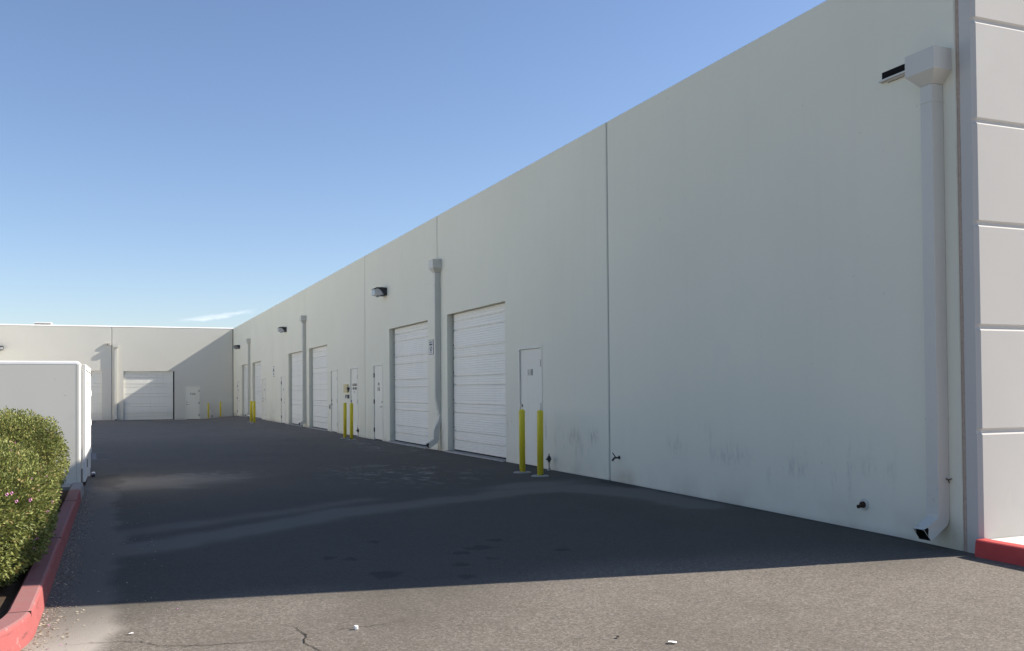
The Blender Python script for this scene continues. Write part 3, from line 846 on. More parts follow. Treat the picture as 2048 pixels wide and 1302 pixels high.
# ------------------------------------------------------------------ downspouts
def sect(c, t_, w, d):
    """rectangular pipe section around centre c with tangent t_ in the plane across the wall (x,z); w along y, d across"""
    t_ = Vector(t_).normalized(); nrm = Vector((-t_.z, 0, t_.x)) if True else None
    if nrm.x > 0: nrm = -nrm
    yv = Vector((0, 1, 0)); c = Vector(c)
    return [c+nrm*d/2-yv*w/2, c+nrm*d/2+yv*w/2, c-nrm*d/2+yv*w/2, c-nrm*d/2-yv*w/2]
def downspout(parent, y0, y1, ztop, zkick, head_w, crushed=False, dpt=0.137, rot=None, label=None, headh=0.2):
    """y0 near edge, y1 far edge of the pipe; returns the pipe part with head and outlet as sub-parts"""
    w = y1-y0; cy = (y0+y1)/2; xc = -dpt/2-0.004
    mb = MB()
    zp = ztop-headh-0.11
    path = []
    if not crushed:
        path = [((xc, cy, zp), (0, 0, -1)), ((xc, cy, zkick+0.05), (0, 0, -1)), ((xc-0.01, cy, zkick), (-0.38, 0, -1))]
        rings = [sect(c, t_, w, dpt) for c, t_ in path]
        mb.rings(rings, False)
    else:
        R = []
        for k in range(60):
            z_ = zp+(zkick+0.0-zp)*k/59
            dn_ = sst((-0.15-z_)/0.45)*sst((z_+1.0)/0.35)           # crumpled zone above the outlet
            off = 0.0; sw = w; sd = dpt; tw = 0
            cx_ = xc; c_y = cy
            cx_ += 0.055*dn_ ; sd = dpt*(1-0.60*dn_); sw = w*(1+0.28*dn_)
            lean = sst((-0.62-z_)/0.5)
            cx_ -= 0.05*lean; c_y += 0.02*dn_ - 0.05*lean*0
            wr = 0.012*dn_*math.sin(z_*38)
            s4 = [Vector((cx_-sd/2+wr, c_y-sw/2, z_)), Vector((cx_-sd/2*0.8-wr, c_y+sw/2*0.9, z_)), Vector((cx_+sd/2, c_y+sw/2, z_)), Vector((cx_+sd/2, c_y-sw/2, z_))]
            R.append(s4)
        xc2 = xc-0.05
        mb.rings(R, False)
        path = [((xc2, cy, zkick), (0, 0, -1))]
    # slip joints
    for zj in ((zp-0.16, zkick+0.93, zkick+0.38) if not crushed else (-0.02, zp-0.3)):
        mb.rings([sect((xc, cy, zj+0.012), (0, 0, -1), w+0.009, dpt+0.009), sect((xc, cy, zj-0.002), (0, 0, -1), w+0.009, dpt+0.009)], True)
    pipe = mb.build('downspout', M['spout'], parent)
    if label: pipe['label'] = label
    # conductor head
    mb = MB(); hd = 0.22; hw = head_w
    zt, zb = ztop, ztop-headh; zf = zp+0.002
    hy0, hy1 = cy-hw/2, cy+hw/2
    top = [(0.0, hy0), (-hd, hy0), (-hd, hy1), (0.0, hy1)]
    botm = [(0.0, y0-0.003), (-dpt-0.006, y0-0.003), (-dpt-0.006, y1+0.003), (0.0, y1+0.003)]
    r1 = [Vector((a, b, zt)) for a, b in top]; r2_ = [Vector((a, b, zb)) for a, b in top]; r3 = [Vector((a, b, zf)) for a, b in botm]
    ri = [Vector((a*0.96, cy+(b-cy)*0.97, zt)) for a, b in top]; rj = [Vector((a*0.96, cy+(b-cy)*0.97, zt-0.12)) for a, b in top]
    mb.rings([rj, ri, r1, r2_, r3], True)
    mb.build('conductor_head', M['spout'], pipe)
    # kicked-out outlet, open and dark inside
    mb = MB()
    st = Vector((xc-0.005 if not crushed else xc-0.055, cy, zkick+0.03)); tdir = Vector((-0.80, 0, -0.60)).normalized()
    s0 = [Vector(p) for p in sect(st, (0, 0, -1), w+0.006, dpt+0.006)]
    s1 = sect(st+Vector((-0.02, 0, -0.045)), (-0.45, 0, -0.9), w+0.006, dpt+0.004)
    s2 = sect(st+Vector((-0.20, 0, -0.155)), tdir, w+0.008, dpt)
    s3 = sect(st+Vector((-0.20, 0, -0.155)), tdir, w-0.002, dpt-0.008)
    s4 = sect(st+Vector((-0.12, 0, -0.106)), tdir, w-0.02, dpt-0.035)
    s2[0] += Vector((0, 0.012, -0.006)); s2[1] += Vector((0.006, -0.01, 0))
    mb.rings([s0, s1, s2], False)
    mb.rings([s2, s3], False)
    mb.rings([s3, s4], False, 1)
    mb.poly(s4, 1)
    mb.build('outlet', [M['spout'], M['gap']], pipe, recalc=False)
    return pipe
downspout(B, 6.531, 6.667, 3.112, -1.245, 0.345, label='square downspout near the front corner')
downspout(B, 21.45, 21.585, 3.100, -1.215, 0.33, crushed=True, label='downspout with a crushed and bent lower end')
downspout(B, 39.02, 39.16, 3.075, -1.27, 0.33)
downspout(B, 56.80, 56.94, 3.06, -1.32, 0.33)
mb = MB(); mb.tube([(-0.05, 6.525, -0.86), (-0.03, 6.515, -0.875), (-0.004, 6.50, -0.86)], 0.005, n=6)
mb.tube([(-0.03, 6.515, -0.875), (-0.035, 6.50, -0.90)], 0.005, n=6)
o = mb.build('rusty_strap', M['rust'], B)
# overflow scupper beside the first head
mb = MB()
R = []
mb.box(-0.045, 0.0, 6.80, 7.29, 3.046, 3.058); mb.box(-0.045, -0.038, 6.80, 7.29, 3.058, 3.066)
o = mb.build('scupper', [M['spout'], M['gap']], B)
mb = MB(); mb.box(-0.003, 0.002, 6.80, 7.285, 3.060, 3.150); mb.build('scupper_mouth', M['gap'], o)
mb = MB(); mb.box(-0.03, 0.0, 6.82, 7.20, 3.026, 3.046); mb.build('scupper_bracket', M['beige'], o)
for (ya, zz) in ((22.28, 3.12),):
    mb = MB(); mb.box(-0.006, 0.003, ya-0.05, ya+0.05, zz-0.06, zz+0.06); mb.build('scupper', M['gap'], B)

# ------------------------------------------------------------------ wall lights
def wallpack(parent, mp_, u, z, w=0.38):
    """z = centre; profile in (d,z), extruded along u"""
    def ext(prof_, a, b, mat, nm, par, bev=0.006):
        mb = MB(); mb.rings([[Vector(mp_(a, d_, z+zz)) for d_, zz in prof_], [Vector(mp_(b, d_, z+zz)) for d_, zz in prof_]], True)
        return mb.build(nm, mat, par, bevel=bev)
    body = ext([(0, 0.115), (-0.12, 0.125), (-0.30, 0.120), (-0.375, 0.075), (-0.37, 0.060), (-0.28, 0.095), (-0.20, 0.06), (-0.10, -0.06), (-0.10, -0.105), (0, -0.105)], u-w/2, u+w/2, M['dark'], 'wall_light', parent)
    ext([(-0.275, 0.09), (-0.355, 0.055), (-0.355, -0.085), (-0.20, -0.125), (-0.105, -0.085), (-0.105, -0.05), (-0.20, 0.055)], u-w/2+0.015, u+w/2-0.015, M['lens'], 'lens', body, 0.004)
    ext([(-0.10, 0.118), (-0.13, 0.15), (-0.16, 0.118)], u-0.03, u+0.03, M['dark'], 'bracket', body, 0)
    ext([(-0.19, -0.10), (-0.23, -0.145), (-0.12, -0.11)], u-w/2+0.01, u+w/2-0.01, M['dark'], 'lens_clip', body, 0)
    return body
wallpack(B, mapR, 26.50, 2.815)
wallpack(B, mapR, 44.05, 2.80)
wallpack(B, mapR, 62.05, 2.79)

# ------------------------------------------------------------------ pipes and taps
mb = MB()
mb.cyl((0.0, 7.62, -1.220), (-0.012, 7.62, -1.220), 0.062, n=20); 
stub = mb.build('pipe_stub', M['spout'], B, bevel=0.003)
mb = MB(); mb.cyl((-0.012, 7.62, -1.222), (-0.040, 7.62, -1.222), 0.034, 0.030, n=16); mb.cyl((-0.040, 7.62, -1.232), (-0.085, 7.62, -1.240), 0.016, 0.02, n=12)
mb.build('rusty_nozzle', M['rust'], stub)
mb = MB(); mb.cyl((0.0, 12.78, -1.068), (-0.008, 12.78, -1.068), 0.03, n=14); mb.cyl((-0.008, 12.78, -1.068), (-0.10, 12.78, -1.075), 0.013, n=10)
mb.cyl((-0.085, 12.78, -1.07), (-0.115, 12.80, -1.115), 0.014, 0.017, n=10)
hb = mb.build('hose_bib', M['pipe'], B)
mb = MB(); mb.cyl((-0.07, 12.78, -1.06), (-0.115, 12.79, -0.99), 0.010, 0.007, n=8); mb.build('tap_lever', M['pipe'], hb)
def standpipe(x, y, z0, parent):
    mb = MB()
    mb.cyl((x, y, z0), (x, y, z0+0.30), 0.011, n=10); mb.cyl((x, y, z0), (x, y, z0+0.05), 0.035, 0.02, n=12)
    mb.cyl((x, y, z0+0.13), (x, y, z0+0.16), 0.02, n=8)
    s_ = mb.build('standpipe', M['steel'], parent)
    mb = MB(); mb.cyl((x, y, z0+0.16), (x, y, z0+0.235), 0.026, 0.03, n=12); mb.cyl((x-0.055, y, z0+0.205), (x+0.035, y, z0+0.205), 0.015, 0.02, n=10)
    mb.cyl((x, y, z0+0.235), (x, y, z0+0.262), 0.035, 0.016, n=10); mb.cyl((x, y, z0+0.26), (x, y, z0+0.285), 0.012, n=8)
    mb.cyl((x, y+0.035, z0+0.195), (x, y-0.04, z0+0.20), 0.016, n=8)
    mb.build('valve', M['pipe'], s_)
standpipe(-0.09, 15.16, -1.45, B)
standpipe(-0.10, 29.55, -1.495, B)

# ------------------------------------------------------------------ rear wing
W = empty('rear_warehouse_wing', (-7.5, L, -1.82))
tag(W, 'rear warehouse wing closing the lot, its pale wall half in sun', 'warehouse')
FR = [(-6.82, -3.725, 1.333, -1.842), (-11.2, -8.10, 1.36, -1.83), (-19.6, -16.5, 1.36, -1.83), (-24, -20.9, 1.36, -1.83)]
FD = [(-3.076, -2.134, 0.358, -1.845), (-13.6, -12.65, 0.40, -1.82)]
FJ = [-0.012, -7.515, -15.0, -22.5, -30.0]
for a, b in zip(FJ[1:], FJ[:-1]):
    ops = [(q[0], q[1], -2.4, q[2]) for q in FR if a < q[0] and q[1] < b]+[(q[0]+0.02, q[1]-0.02, -2.4, q[2]-0.02) for q in FD if a < q[0] and q[1] < b]
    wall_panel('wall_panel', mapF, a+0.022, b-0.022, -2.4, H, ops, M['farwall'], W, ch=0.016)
for xj in FJ:
    mb = MB(); mb.box(xj-0.023, xj+0.023, L+0.028, L+0.06, -2.2, H-0.03); mb.build('joint_sealant', M['gap'] if abs(xj) < 0.1 else M['sealant'], W)
mb = MB()
mb.rings([[Vector((x_, L+a, H+b)) for a, b in ((-0.012, -0.010), (0.022, 0.052), (0.20, 0.052), (0.20, -0.01))] for x_ in (-30.0, -0.0)], True)
mb.build('parapet_cap', M['cap'], W)
mb = MB(); mb.box(-30, 30, L+0.21, L+30, H-0.75, H-0.6); mb.box(-30, -29.8, L+0.21, L+30, -2.4, H); mb.box(0.02, 30, L+0.005, L+0.2, -2.4, H)
mb.build('roof', M['roof'], W)
for (a, b, h_, s_) in FR:
    roll_door(mapF, a, b, s_, h_, W, side=1 if a > -8 else -1, rec=0.135)
    sill(mapF, a, b, s_, W, 0.05)
for k, (a, b, tp, bt) in enumerate(FD):
    d_ = steel_door(mapF, a, b, tp, bt, False, W, (1, 0, 0))
    if k == 0:
        text_mesh('door_number', '106', M['ink'], d_, ((a+b)/2, L+0.012, -0.17), (1, 0, 0), (0, 0, 1), 0.19, 1.35)
# its downspout, built facing the lot
fs = downspout(W, 0.0, 0.14, 3.085, -1.68, 0.31)
for o_ in [fs]+list(fs.children):
    for v in o_.data.vertices:
        x_, y_, z_ = v.co; v.co = (-7.355+y_, L+x_, z_)
# a flood light with two small heads, and the end wall pack
mb = MB(); mb.box(-7.915, -7.60, L-0.10, L-0.004, 2.99, 3.125)
fl = mb.build('wall_light', M['beige'], W, bevel=0.008)
for a in (-7.885, -7.735):
    mb = MB(); mb.box(a, a+0.105, L-0.108, L-0.0995, 3.012, 3.082); mb.build('lens', M['lens'], fl)
mb = MB(); mb.box(-7.775, -7.745, L-0.107, L-0.0997, 3.0, 3.10); mb.build('divider', M['dark'], fl)
wallpack(W, mapF, -13.86, 2.76, 0.42)
standpipe(-1.38, L-0.10, -1.86, W)

# the unseen wing that closes the lot on the other side; its long wall faces the sun
V_ = empty('opposite_warehouse_wing', (-21, 40, -1.8))
tag(V_, 'opposite warehouse wing with a sunlit wall, across the lot to the left', 'warehouse')
mb = MB()
for a in (24.0, 31.4, 38.8, 46.2, 53.6):
    mb.box(-21.2, -21.0, a+0.02, a+7.38, -2.4, H)
mb.box(-21.19, -21.03, 24.0, L-0.02, -2.4, H-0.01)
mb.box(-40, -21.2, 24.0, 24.2, -2.4, H)
mb.build('wall', M['brightwall'], V_)
mb = MB(); mb.box(-40, -21.2, 24.2, L-0.02, H-0.75, H-0.6); mb.build('roof', M['roof'], V_)
for a in (26.2, 33.0, 40.9, 48.0):
    mb = MB(); mb.box(-21.01, -20.97, a, a+3.0, -1.75, 1.4)
    for k in range(15): mb.box(-20.972, -20.955, a, a+3.0, -1.7+k*0.2, -1.62+k*0.2)
    mb.build('roll_up_door', M['rollup'], V_)

R_ = empty('rooftop_unit', (-11.7, L+3, H-0.6))
tag(R_, 'small beige rooftop air unit with a white lid peeking over the rear roof edge', 'air conditioner')
mb = MB(); mb.box(-12.16, -11.22, L+2.6, L+3.5, H-0.6, H+0.30); mb.build('housing', M['beige'], R_, bevel=0.01)
mb = MB(); mb.box(-12.19, -11.14, L+2.55, L+3.55, H+0.302, H+0.37); mb.build('lid', M['cap'], R_, bevel=0.02)
mb = MB(); mb.box(-11.80, -11.62, L+2.59, L+2.599, H+0.19, H+0.24); mb.build('vent', M['signedge'], R_)

# ------------------------------------------------------------------ signs and boxes on the long wall
S = empty('parking_sign', (-0.012, 22.18, 1.0))
tag(S, 'tall white no parking sign between a roll-up door and the crushed downspout', 'sign')
mb = MB(); mb.box(-0.012, -0.002, 22.02, 22.34, 0.868, 1.21); mb.build('panel', M['signwhite'], S)
mb = MB()
for q in ((22.02, 22.34, 1.212, 1.222), (22.02, 22.34, 0.856, 0.866)): mb.box(-0.013, -0.002, q[0], q[1], q[2], q[3])
for q in ((22.008, 22.019), (22.341, 22.352)): mb.box(-0.013, -0.002, q[0], q[1], 0.856, 1.222)
mb.build('border', M['signedge'], S)
text_mesh('lettering', 'NO', M['ink'], S, (-0.015, 22.18, 1.155), EXR, EZR, 0.075, 2.0)
text_mesh('lettering', 'PARKING', M['ink'], S, (-0.015, 22.18, 1.10), EXR, EZR, 0.060, 0.95)
mb = MB()
for (cy, cz, r_) in ((22.18, 1.005, 0.075), (22.18, 0.925, 0.055)):
    ring = []
    for k in range(25):
        a_ = 2*PI*k/24; ring.append([Vector((-0.0145, cy+1.25*rr*math.cos(a_), cz+rr*math.sin(a_)*0.75)) for rr in (r_, r_*0.68)])
    for p_, q_ in zip(ring[:-1], ring[1:]): mb.poly([p_[0], p_[1], q_[1], q_[0]])
mb.poly([(-0.0146, 22.11, 1.035), (-0.0146, 22.13, 1.045), (-0.0146, 22.25, 0.975), (-0.0146, 22.23, 0.965)])
mb.build('symbol', M['ink'], S)
mb = MB(); mb.box(-0.010, -0.002, 22.03, 22.335, 0.775, 0.835); mb.box(-0.011, -0.002, 22.03, 22.335, 0.765, 0.773); mb.build('lower_plate', M['signwhite'], S)
S = empty('wall_sign', (-0.012, 47.75, 0.95))
tag(S, 'small pale notice on the long wall beside the panel joint nearest the far corner downspout', 'sign')
mb = MB(); mb.box(-0.012, -0.002, 47.55, 47.98, 0.72, 1.18); mb.build('panel', M['signwhite'], S)
mb = MB(); mb.box(-0.014, -0.0125, 47.60, 47.93, 0.93, 1.10); mb.box(-0.014, -0.0125, 47.62, 47.91, 0.78, 0.86); mb.build('print', M['greybox'], S)
mb = MB(); mb.box(-0.015, -0.002, 47.54, 47.99, 1.182, 1.20); mb.box(-0.015, -0.002, 47.54, 47.99, 0.70, 0.718); mb.build('border', M['signedge'], S)

Y = empty('yellow_notice_box', (-0.05, 31.55, 0.08))
tag(Y, 'cream yellow notice box with small print on the wall above the grey meter box', 'sign')
mb = MB(); mb.box(-0.05, -0.002, 31.27, 31.85, -0.09, 0.20); mb.build('box', M['cream'], Y, bevel=0.006)
mb = MB()
for k in range(5): mb.box(-0.052, -0.0505, 31.32, 31.45+0.03*(k % 3), 0.14-k*0.045, 0.155-k*0.045)
mb.build('print', M['hinge'], Y)
mb = MB(); mb.cyl((-0.0, 31.16, 0.05), (-0.035, 31.16, 0.05), 0.03, n=14); mb.cyl((-0.035, 31.16, 0.055), (-0.075, 31.16, 0.055), 0.062, 0.05, n=16); mb.cyl((-0.03, 31.16, 0.02), (-0.03, 31.19, -0.05), 0.018, n=8)
o = mb.build('alarm_bell', M['dark'])
tag(o, 'round black alarm bell on the wall right of the cream notice box', 'alarm bell')
G_ = empty('meter_box', (-0.05, 31.35, -0.22))
tag(G_, 'small dark grey meter box mounted above the middle pair of yellow bollards', 'meter box')
mb = MB(); mb.box(-0.06, -0.002, 31.18, 31.56, -0.275, -0.15); mb.build('housing', M['greybox'], G_, bevel=0.006)
mb = MB(); mb.box(-0.064, -0.0605, 31.28, 31.38, -0.272, -0.245); mb.build('label_plate', M['signwhite'], G_)

# ------------------------------------------------------------------ bollards
def make_bollard():
    r = empty('bollard', (0, 0, 0))
    mb = MB(); mb.lathe([(0.053, -0.1), (0.053, 1.065), (0.050, 1.078), (0.040, 1.090), (0.022, 1.098), (0.004, 1.101)], (0, 0, 0), 28)
    p = mb.build('post', M['yellow'], r, smooth=True)
    mb = MB()
    R = []
    for rr, zz in ((0.155, -0.08), (0.150, 0.006), (0.13, 0.014), (0.056, 0.016)):
        R.append([Vector((rr*(1+0.12*noise.noise(Vector((math.cos(a_)*1.5, math.sin(a_)*1.5, 0))))*math.cos(a_), rr*(1+0.12*noise.noise(Vector((math.cos(a_)*1.5, math.sin(a_)*1.5, 0))))*math.sin(a_), zz)) for a_ in [2*PI*k/28 for k in range(28)]])
    mb.rings(R, True); mb.build('footing', M['concrete'], r)
    return r
BP = [(-0.612, 14.38, 1.00, 0.010, 'yellow steel bollard before door 118, the nearer one, hiding the hinges', 'near pair of yellow bollards'),
      (-0.614, 15.13, 1.00, -0.004, 'yellow steel bollard before door 118, the farther one, beside the roll-up door', 'near pair of yellow bollards'),
      (-0.590, 28.31, 1.01, 0.004, 'yellow bollard nearer the camera of the two under the cream notice box', 'middle pair of yellow bollards'),
      (-0.569, 29.31, 1.01, -0.006, 'yellow bollard farther from the camera of the two under the cream notice box', 'middle pair of yellow bollards'),
      (-0.945, 47.83, 0.98, 0.003, 'right one of two touching yellow bollards near the far end of the long wall', 'far pair of yellow bollards'),
      (-0.880, 49.50, 0.98, 0.0, 'left one of two touching yellow bollards near the far end of the long wall', 'far pair of yellow bollards'),
      (-1.66, 65.10, 0.94, 0.0, 'thin far yellow bollard at the rear wing, left one beside door 106', 'yellow bollards at the rear wing'),
      (-0.89, 65.15, 0.94, 0.0, 'thin far yellow bollard at the rear wing, right one by the inner corner', 'yellow bollards at the rear wing')]
first = make_bollard()
for i, (x_, y_, s_, tilt, lab, grp) in enumerate(BP):
    b_ = first if i == 0 else copy_tree(first)
    b_.location = (x_, y_, gz(x_, y_)); b_.scale = (1.0, 1.0, s_); b_.rotation_euler = (tilt, 0, i*1.3)
    if i in (4, 5): b_.scale = (1.2, 1.2, s_)
    tag(b_, lab, 'bollard', grp)

# ------------------------------------------------------------------ trash enclosure
E_ = empty('trash_enclosure', (-7.7, 15.75, -1.4))
tag(E_, 'grey stucco trash enclosure with a white rim and a white metal gate behind the bushes', 'enclosure')
mb = MB()
def bull(zb):
    pts = []
    r_ = 0.035; cx_, cy_ = -7.632-r_, 15.75+r_
    pts.append((-13.0, 15.75))
    for k in range(9):
        a_ = -PI/2+PI/2*k/8; pts.append((cx_+r_*math.cos(a_), cy_+r_*math.sin(a_)))
    pts += [(-7.632, 15.95), (-7.84, 15.95), (-7.84, 15.96), (-13.0, 15.96)]
    return pts
P = bull(0)
zt = 0.47
mb.rings([[Vector((a, b, -1.7)) for a, b in P], [Vector((a, b, zt-0.04)) for a, b in P]], True)
mb.box(-13.2, -13.0, 15.75, 21.0, -1.7, zt-0.04); mb.box(-13.0, -7.64, 20.8, 21.0, -1.7, zt-0.04)
ew = mb.build('wall', M['encl'], E_)
mb = MB()
# sloped white rim along the top, turned down at the corner
def rimsec(x_, y_, z_): return None
sec = [(0.0, -0.042), (0.004, -0.012), (0.030, 0.004), (0.19, 0.004), (0.19, -0.042)]
pathp = [(-13.2, 15.748, 0, 1)]+[(-7.70, 15.748, 0, 1)]
mb.rings([[Vector((x_, y_+a*1.0, zt+b)) for a, b in sec] for x_, y_, _, _ in pathp], True)
R = []
for k in range(7):
    a_ = PI/2*k/6
    # the rim bends over the rounded corner: swing each section towards +x
    cx_, cz_ = -7.70, zt-0.06
    R.append([Vector((cx_+(0.06+b)*math.sin(a_)*1.0, 15.748+a, cz_+(0.06+b)*math.cos(a_))) for a, b in sec])
mb.rings(R, True)
mb.build('rim', M['cap'], E_)
mb = MB(); mb.box(-7.694, -7.691, 15.7485, 15.751, -1.38, zt-0.06); mb.build('seam', M['concrete'], E_)
mb = MB()
mb.box(-7.609, -7.568, 15.80, 18.75, -1.365, 0.428)
gt = mb.build('gate', M['gate'], E_, bevel=0.006)
gt['label'] = 'white metal gate leaf seen edge on'
mb = MB(); mb.box(-7.5675, -7.560, 15.86, 18.73, 0.335, 0.343); mb.build('rail_groove', M['steel'], gt)
mb = MB(); mb.box(-7.5676, -7.563, 16.45, 16.62, -1.19, -1.07); mb.build('latch_slot', M['gap'], gt)
mb = MB(); mb.box(-7.606, -7.571, 15.802, 16.5, -1.42, -1.366); mb.build('bottom_rail', M['rust'], gt)
for z_ in (0.34, -0.02, -0.55, -1.05):
    mb = MB(); mb.cyl((-7.572, 18.77, z_-0.05), (-7.572, 18.77, z_+0.05), 0.014, n=10); mb.build('hinge', M['gate'] if z_ < 0.3 else M['rust'], gt)
text_mesh('lettering', 'NO\nPARKING', M['redink'], gt, (-7.566, 16.95, 0.19), (0, 1, 0), (0, 0, 1), 0.09, 1.0)
for yp in (18.80,):
    mb = MB(); mb.box(-7.66, -7.58, yp, yp+0.08, -1.6, 0.36); mb.build('gate_post', M['gate'], E_)

# ------------------------------------------------------------------ bushes
t = NT('bush_leaf', 0.55, 0.35)
hv = t.attr('tint')
c = t.mix(t.ramp(hv, 0.0, 1.0, 0, 1, False), (0.034, 0.064, 0.016, 1), (0.36, 0.38, 0.11, 1))
c = t.mix(t.ramp(t.attr('dry'), 0.9, 0.95), c, (0.33, 0.25, 0.10, 1))
t.color(c); t.b.inputs['Transmission Weight'].default_value = 0.0
tr = t.n.new('ShaderNodeBsdfTranslucent'); t.l.new(c, tr.inputs[0])
ms = t.n.new('ShaderNodeMixShader'); ms.inputs[0].default_value = 0.28
t.l.new(t.b.outputs[0], ms.inputs[1]); t.l.new(tr.outputs[0], ms.inputs[2]); t.l.new(ms.outputs[0], t.n['Material Output'].inputs[0])
M['leaf'] = t.m
M['twig'] = simple('twig_bark', (0.07, 0.05, 0.03, 1), 0.9, 0.1)
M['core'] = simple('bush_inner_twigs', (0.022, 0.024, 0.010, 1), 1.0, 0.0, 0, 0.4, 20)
M['petal'] = simple('magenta_petal', (0.52, 0.20, 0.42, 1), 0.6, 0.2, 0, 0.2, 30)

def bush_surface(c_, h_, th, ph, seed, k=1.0):
    top_e = 1.0 if seed == 3 else 0.78
    """rounded clipped form with lumps; th around, ph up"""
    ct, st_ = math.cos(th), math.sin(th); cp, sp = math.cos(ph), math.sin(ph)
    e = 0.78 if ph <= 0 else top_e
    def pw(v_, e_): return math.copysign(abs(v_)**e_, v_)
    el_ = e if ph > 0 else 0.36
    p = Vector((pw(ct, 0.78)*pw(cp, el_), pw(st_, 0.78)*pw(cp, el_), pw(sp, e)))
    q = Vector((p.x*1.6, p.y*1.6*h_[1]/h_[0], p.z*1.6))
    lump = 1+0.040*noise.noise(q*1.3+Vector((seed, 0, 0)))+0.035*noise.noise(q*3.1+Vector((seed, 5, 0)))
    return Vector((c_[0]+p.x*h_[0]*lump*k, c_[1]+p.y*h_[1]*lump*k, c_[2]+p.z*h_[2]*lump*k)), Vector((p.x/h_[0], p.y/h_[1], p.z/h_[2])).normalized()
def make_bush(name, c_, h_, seed, nleaf, lab, flowers, sprigs, tone):
    rnd = random.Random(seed)
    root = empty(name, (c_[0], c_[1], -1.43)); tag(root, lab, 'bush')
    V, F, tint, dry = [], [], [], []
    def leaf(p, n_, size, tn):
        d_ = (n_+Vector((rnd.gauss(0, .55), rnd.gauss(0, .55), rnd.gauss(0, .55)+0.25))).normalized()
        side = d_.cross(Vector((rnd.gauss(0, 1), rnd.gauss(0, 1), rnd.gauss(0, 1)))).normalized()
        fn = d_.cross(side)
        i0 = len(V)
        w_ = size*0.34
        V.extend([p-d_*size*0.2, p+side*w_+d_*size*0.35+fn*w_*0.35, p+d_*size, p-side*w_+d_*size*0.35+fn*w_*0.35])
        F.append((i0, i0+1, i0+2)); F.append((i0, i0+2, i0+3))
        a = max(0, min(1, tn)); b = rnd.random()
        tint.extend([a]*2); dry.extend([b]*2)
    for i in range(nleaf):
        th = rnd.uniform(0, 2*PI); ph = math.asin(rnd.uniform(-0.92, 1))
        p, n_ = bush_surface(c_, h_, th, ph, seed)
        if p.x < -9.9: continue
        # clumps push in and out so the surface breaks up
        cl_ = noise.noise(p*4.6+Vector((seed, 0, 0))); c2_ = noise.noise(p*14)
        depth = 0.085*cl_+0.045*c2_-abs(rnd.gauss(0, 0.05))+0.03
        p = p+n_*depth
        if p.z < -1.42: continue
        if -7.76 < p.x and p.z < -1.33: continue
        tn = tone+0.30*cl_+0.22*noise.noise(p*1.6)+rnd.gauss(0, 0.16)
        leaf(p, n_, rnd.uniform(0.018, 0.032), tn)
    sp_tw = MB()
    for i in range(sprigs):
        th = rnd.uniform(0, 2*PI); ph = rnd.uniform(0.05, 1.35)
        p, n_ = bush_surface(c_, h_, th, ph, seed)
        if p.x < -9.9: continue
        d_ = (n_*0.5+Vector((0.1, 0, 0.7))+Vector((rnd.gauss(0, .2), rnd.gauss(0, .2), 0))).normalized()
        ln = rnd.uniform(0.03, 0.10)
        sp_tw.cyl(p-d_*0.05, p+d_*ln, 0.003, 0.0015, n=4, cap=False)
        for k in range(int(7+ln*90)):
            q = p+d_*ln*k/(7+ln*90)+Vector((rnd.gauss(0, .006), rnd.gauss(0, .006), 0))
            leaf(q, (d_+Vector((rnd.gauss(0, .5), rnd.gauss(0, .5), 0))).normalized(), rnd.uniform(0.012, 0.022), tone+0.1+rnd.gauss(0, .12))
    me = bpy.data.meshes.new('foliage'); me.from_pydata([tuple(v) for v in V], [], F); me.materials.append(M['leaf'])
    for nm, arr in (('tint', tint), ('dry', dry)):
        a = me.attributes.new(nm, 'FLOAT', 'FACE'); a.data.foreach_set('value', arr)
    fo = bpy.data.objects.new('foliage', me); col.objects.link(fo); fo.parent = root; fo.matrix_parent_inverse = root.matrix_world.inverted()
    tag(sp_tw.build('twigs', M['twig'], root, recalc=False), kind='stuff')
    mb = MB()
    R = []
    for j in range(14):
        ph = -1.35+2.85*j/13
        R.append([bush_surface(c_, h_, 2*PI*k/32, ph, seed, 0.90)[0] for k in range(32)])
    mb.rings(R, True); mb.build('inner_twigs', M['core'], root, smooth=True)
    mb = MB()
    for k in range(7):
        a_ = k*0.9; q = Vector((c_[0]+0.25*math.cos(a_), c_[1]+0.7*math.sin(a_), -1.46))
        mb.cyl(q, q+Vector((0.3*math.cos(a_), 0.3*math.sin(a_), 0.6)), 0.02, 0.01, n=6)
    mb.build('stem', M['twig'], root)
    fl_first = None
    for i in range(flowers):
        for tries in range(50):
            th = rnd.uniform(-1.45, 0.5) if True else 0; ph = rnd.uniform(-0.5, 0.9)
            p, n_ = bush_surface(c_, h_, th, ph, seed)
            if p.x > -8.6: break
        p = p+n_*0.045
        if fl_first is None:
            mb = MB()
            for k in range(5):
                a_ = 2*PI*k/5
                u_ = Vector((math.cos(a_), math.sin(a_), 0.35)); s_ = Vector((-math.sin(a_), math.cos(a_), 0))
                mb.poly([(0, 0, 0), tuple(u_*0.009+s_*0.006), tuple(u_*0.016), tuple(u_*0.009-s_*0.006)])
                mb.poly([(0.012, 0.004, 0.012), tuple(Vector((0.012, 0.004, 0.012))+u_*0.007+s_*0.005), tuple(Vector((0.012, 0.004, 0.012))+u_*0.013), tuple(Vector((0.012, 0.004, 0.012))+u_*0.007-s_*0.005)])
            fl_first = mb.build('flower', M['petal'], None, recalc=False); fo_ = fl_first
        else:
            fo_ = fl_first.copy(); col.objects.link(fo_)
        fo_.parent = root; fo_.matrix_parent_inverse = root.matrix_world.inverted()
        fo_.location = p; fo_.rotation_euler = n_.to_track_quat('Z', 'Y').to_euler(); s_ = rnd.uniform(0.55, 0.95); fo_.scale = (s_, s_, s_)
    return root
make_bush('flowering_bush', (-8.63, 9.0, -0.93), (0.985, 2.2, 0.56), 3, 62000, 'large clipped green bush with small magenta flowers leaning over the red kerb, the nearer one', 34, 70, 0.50)
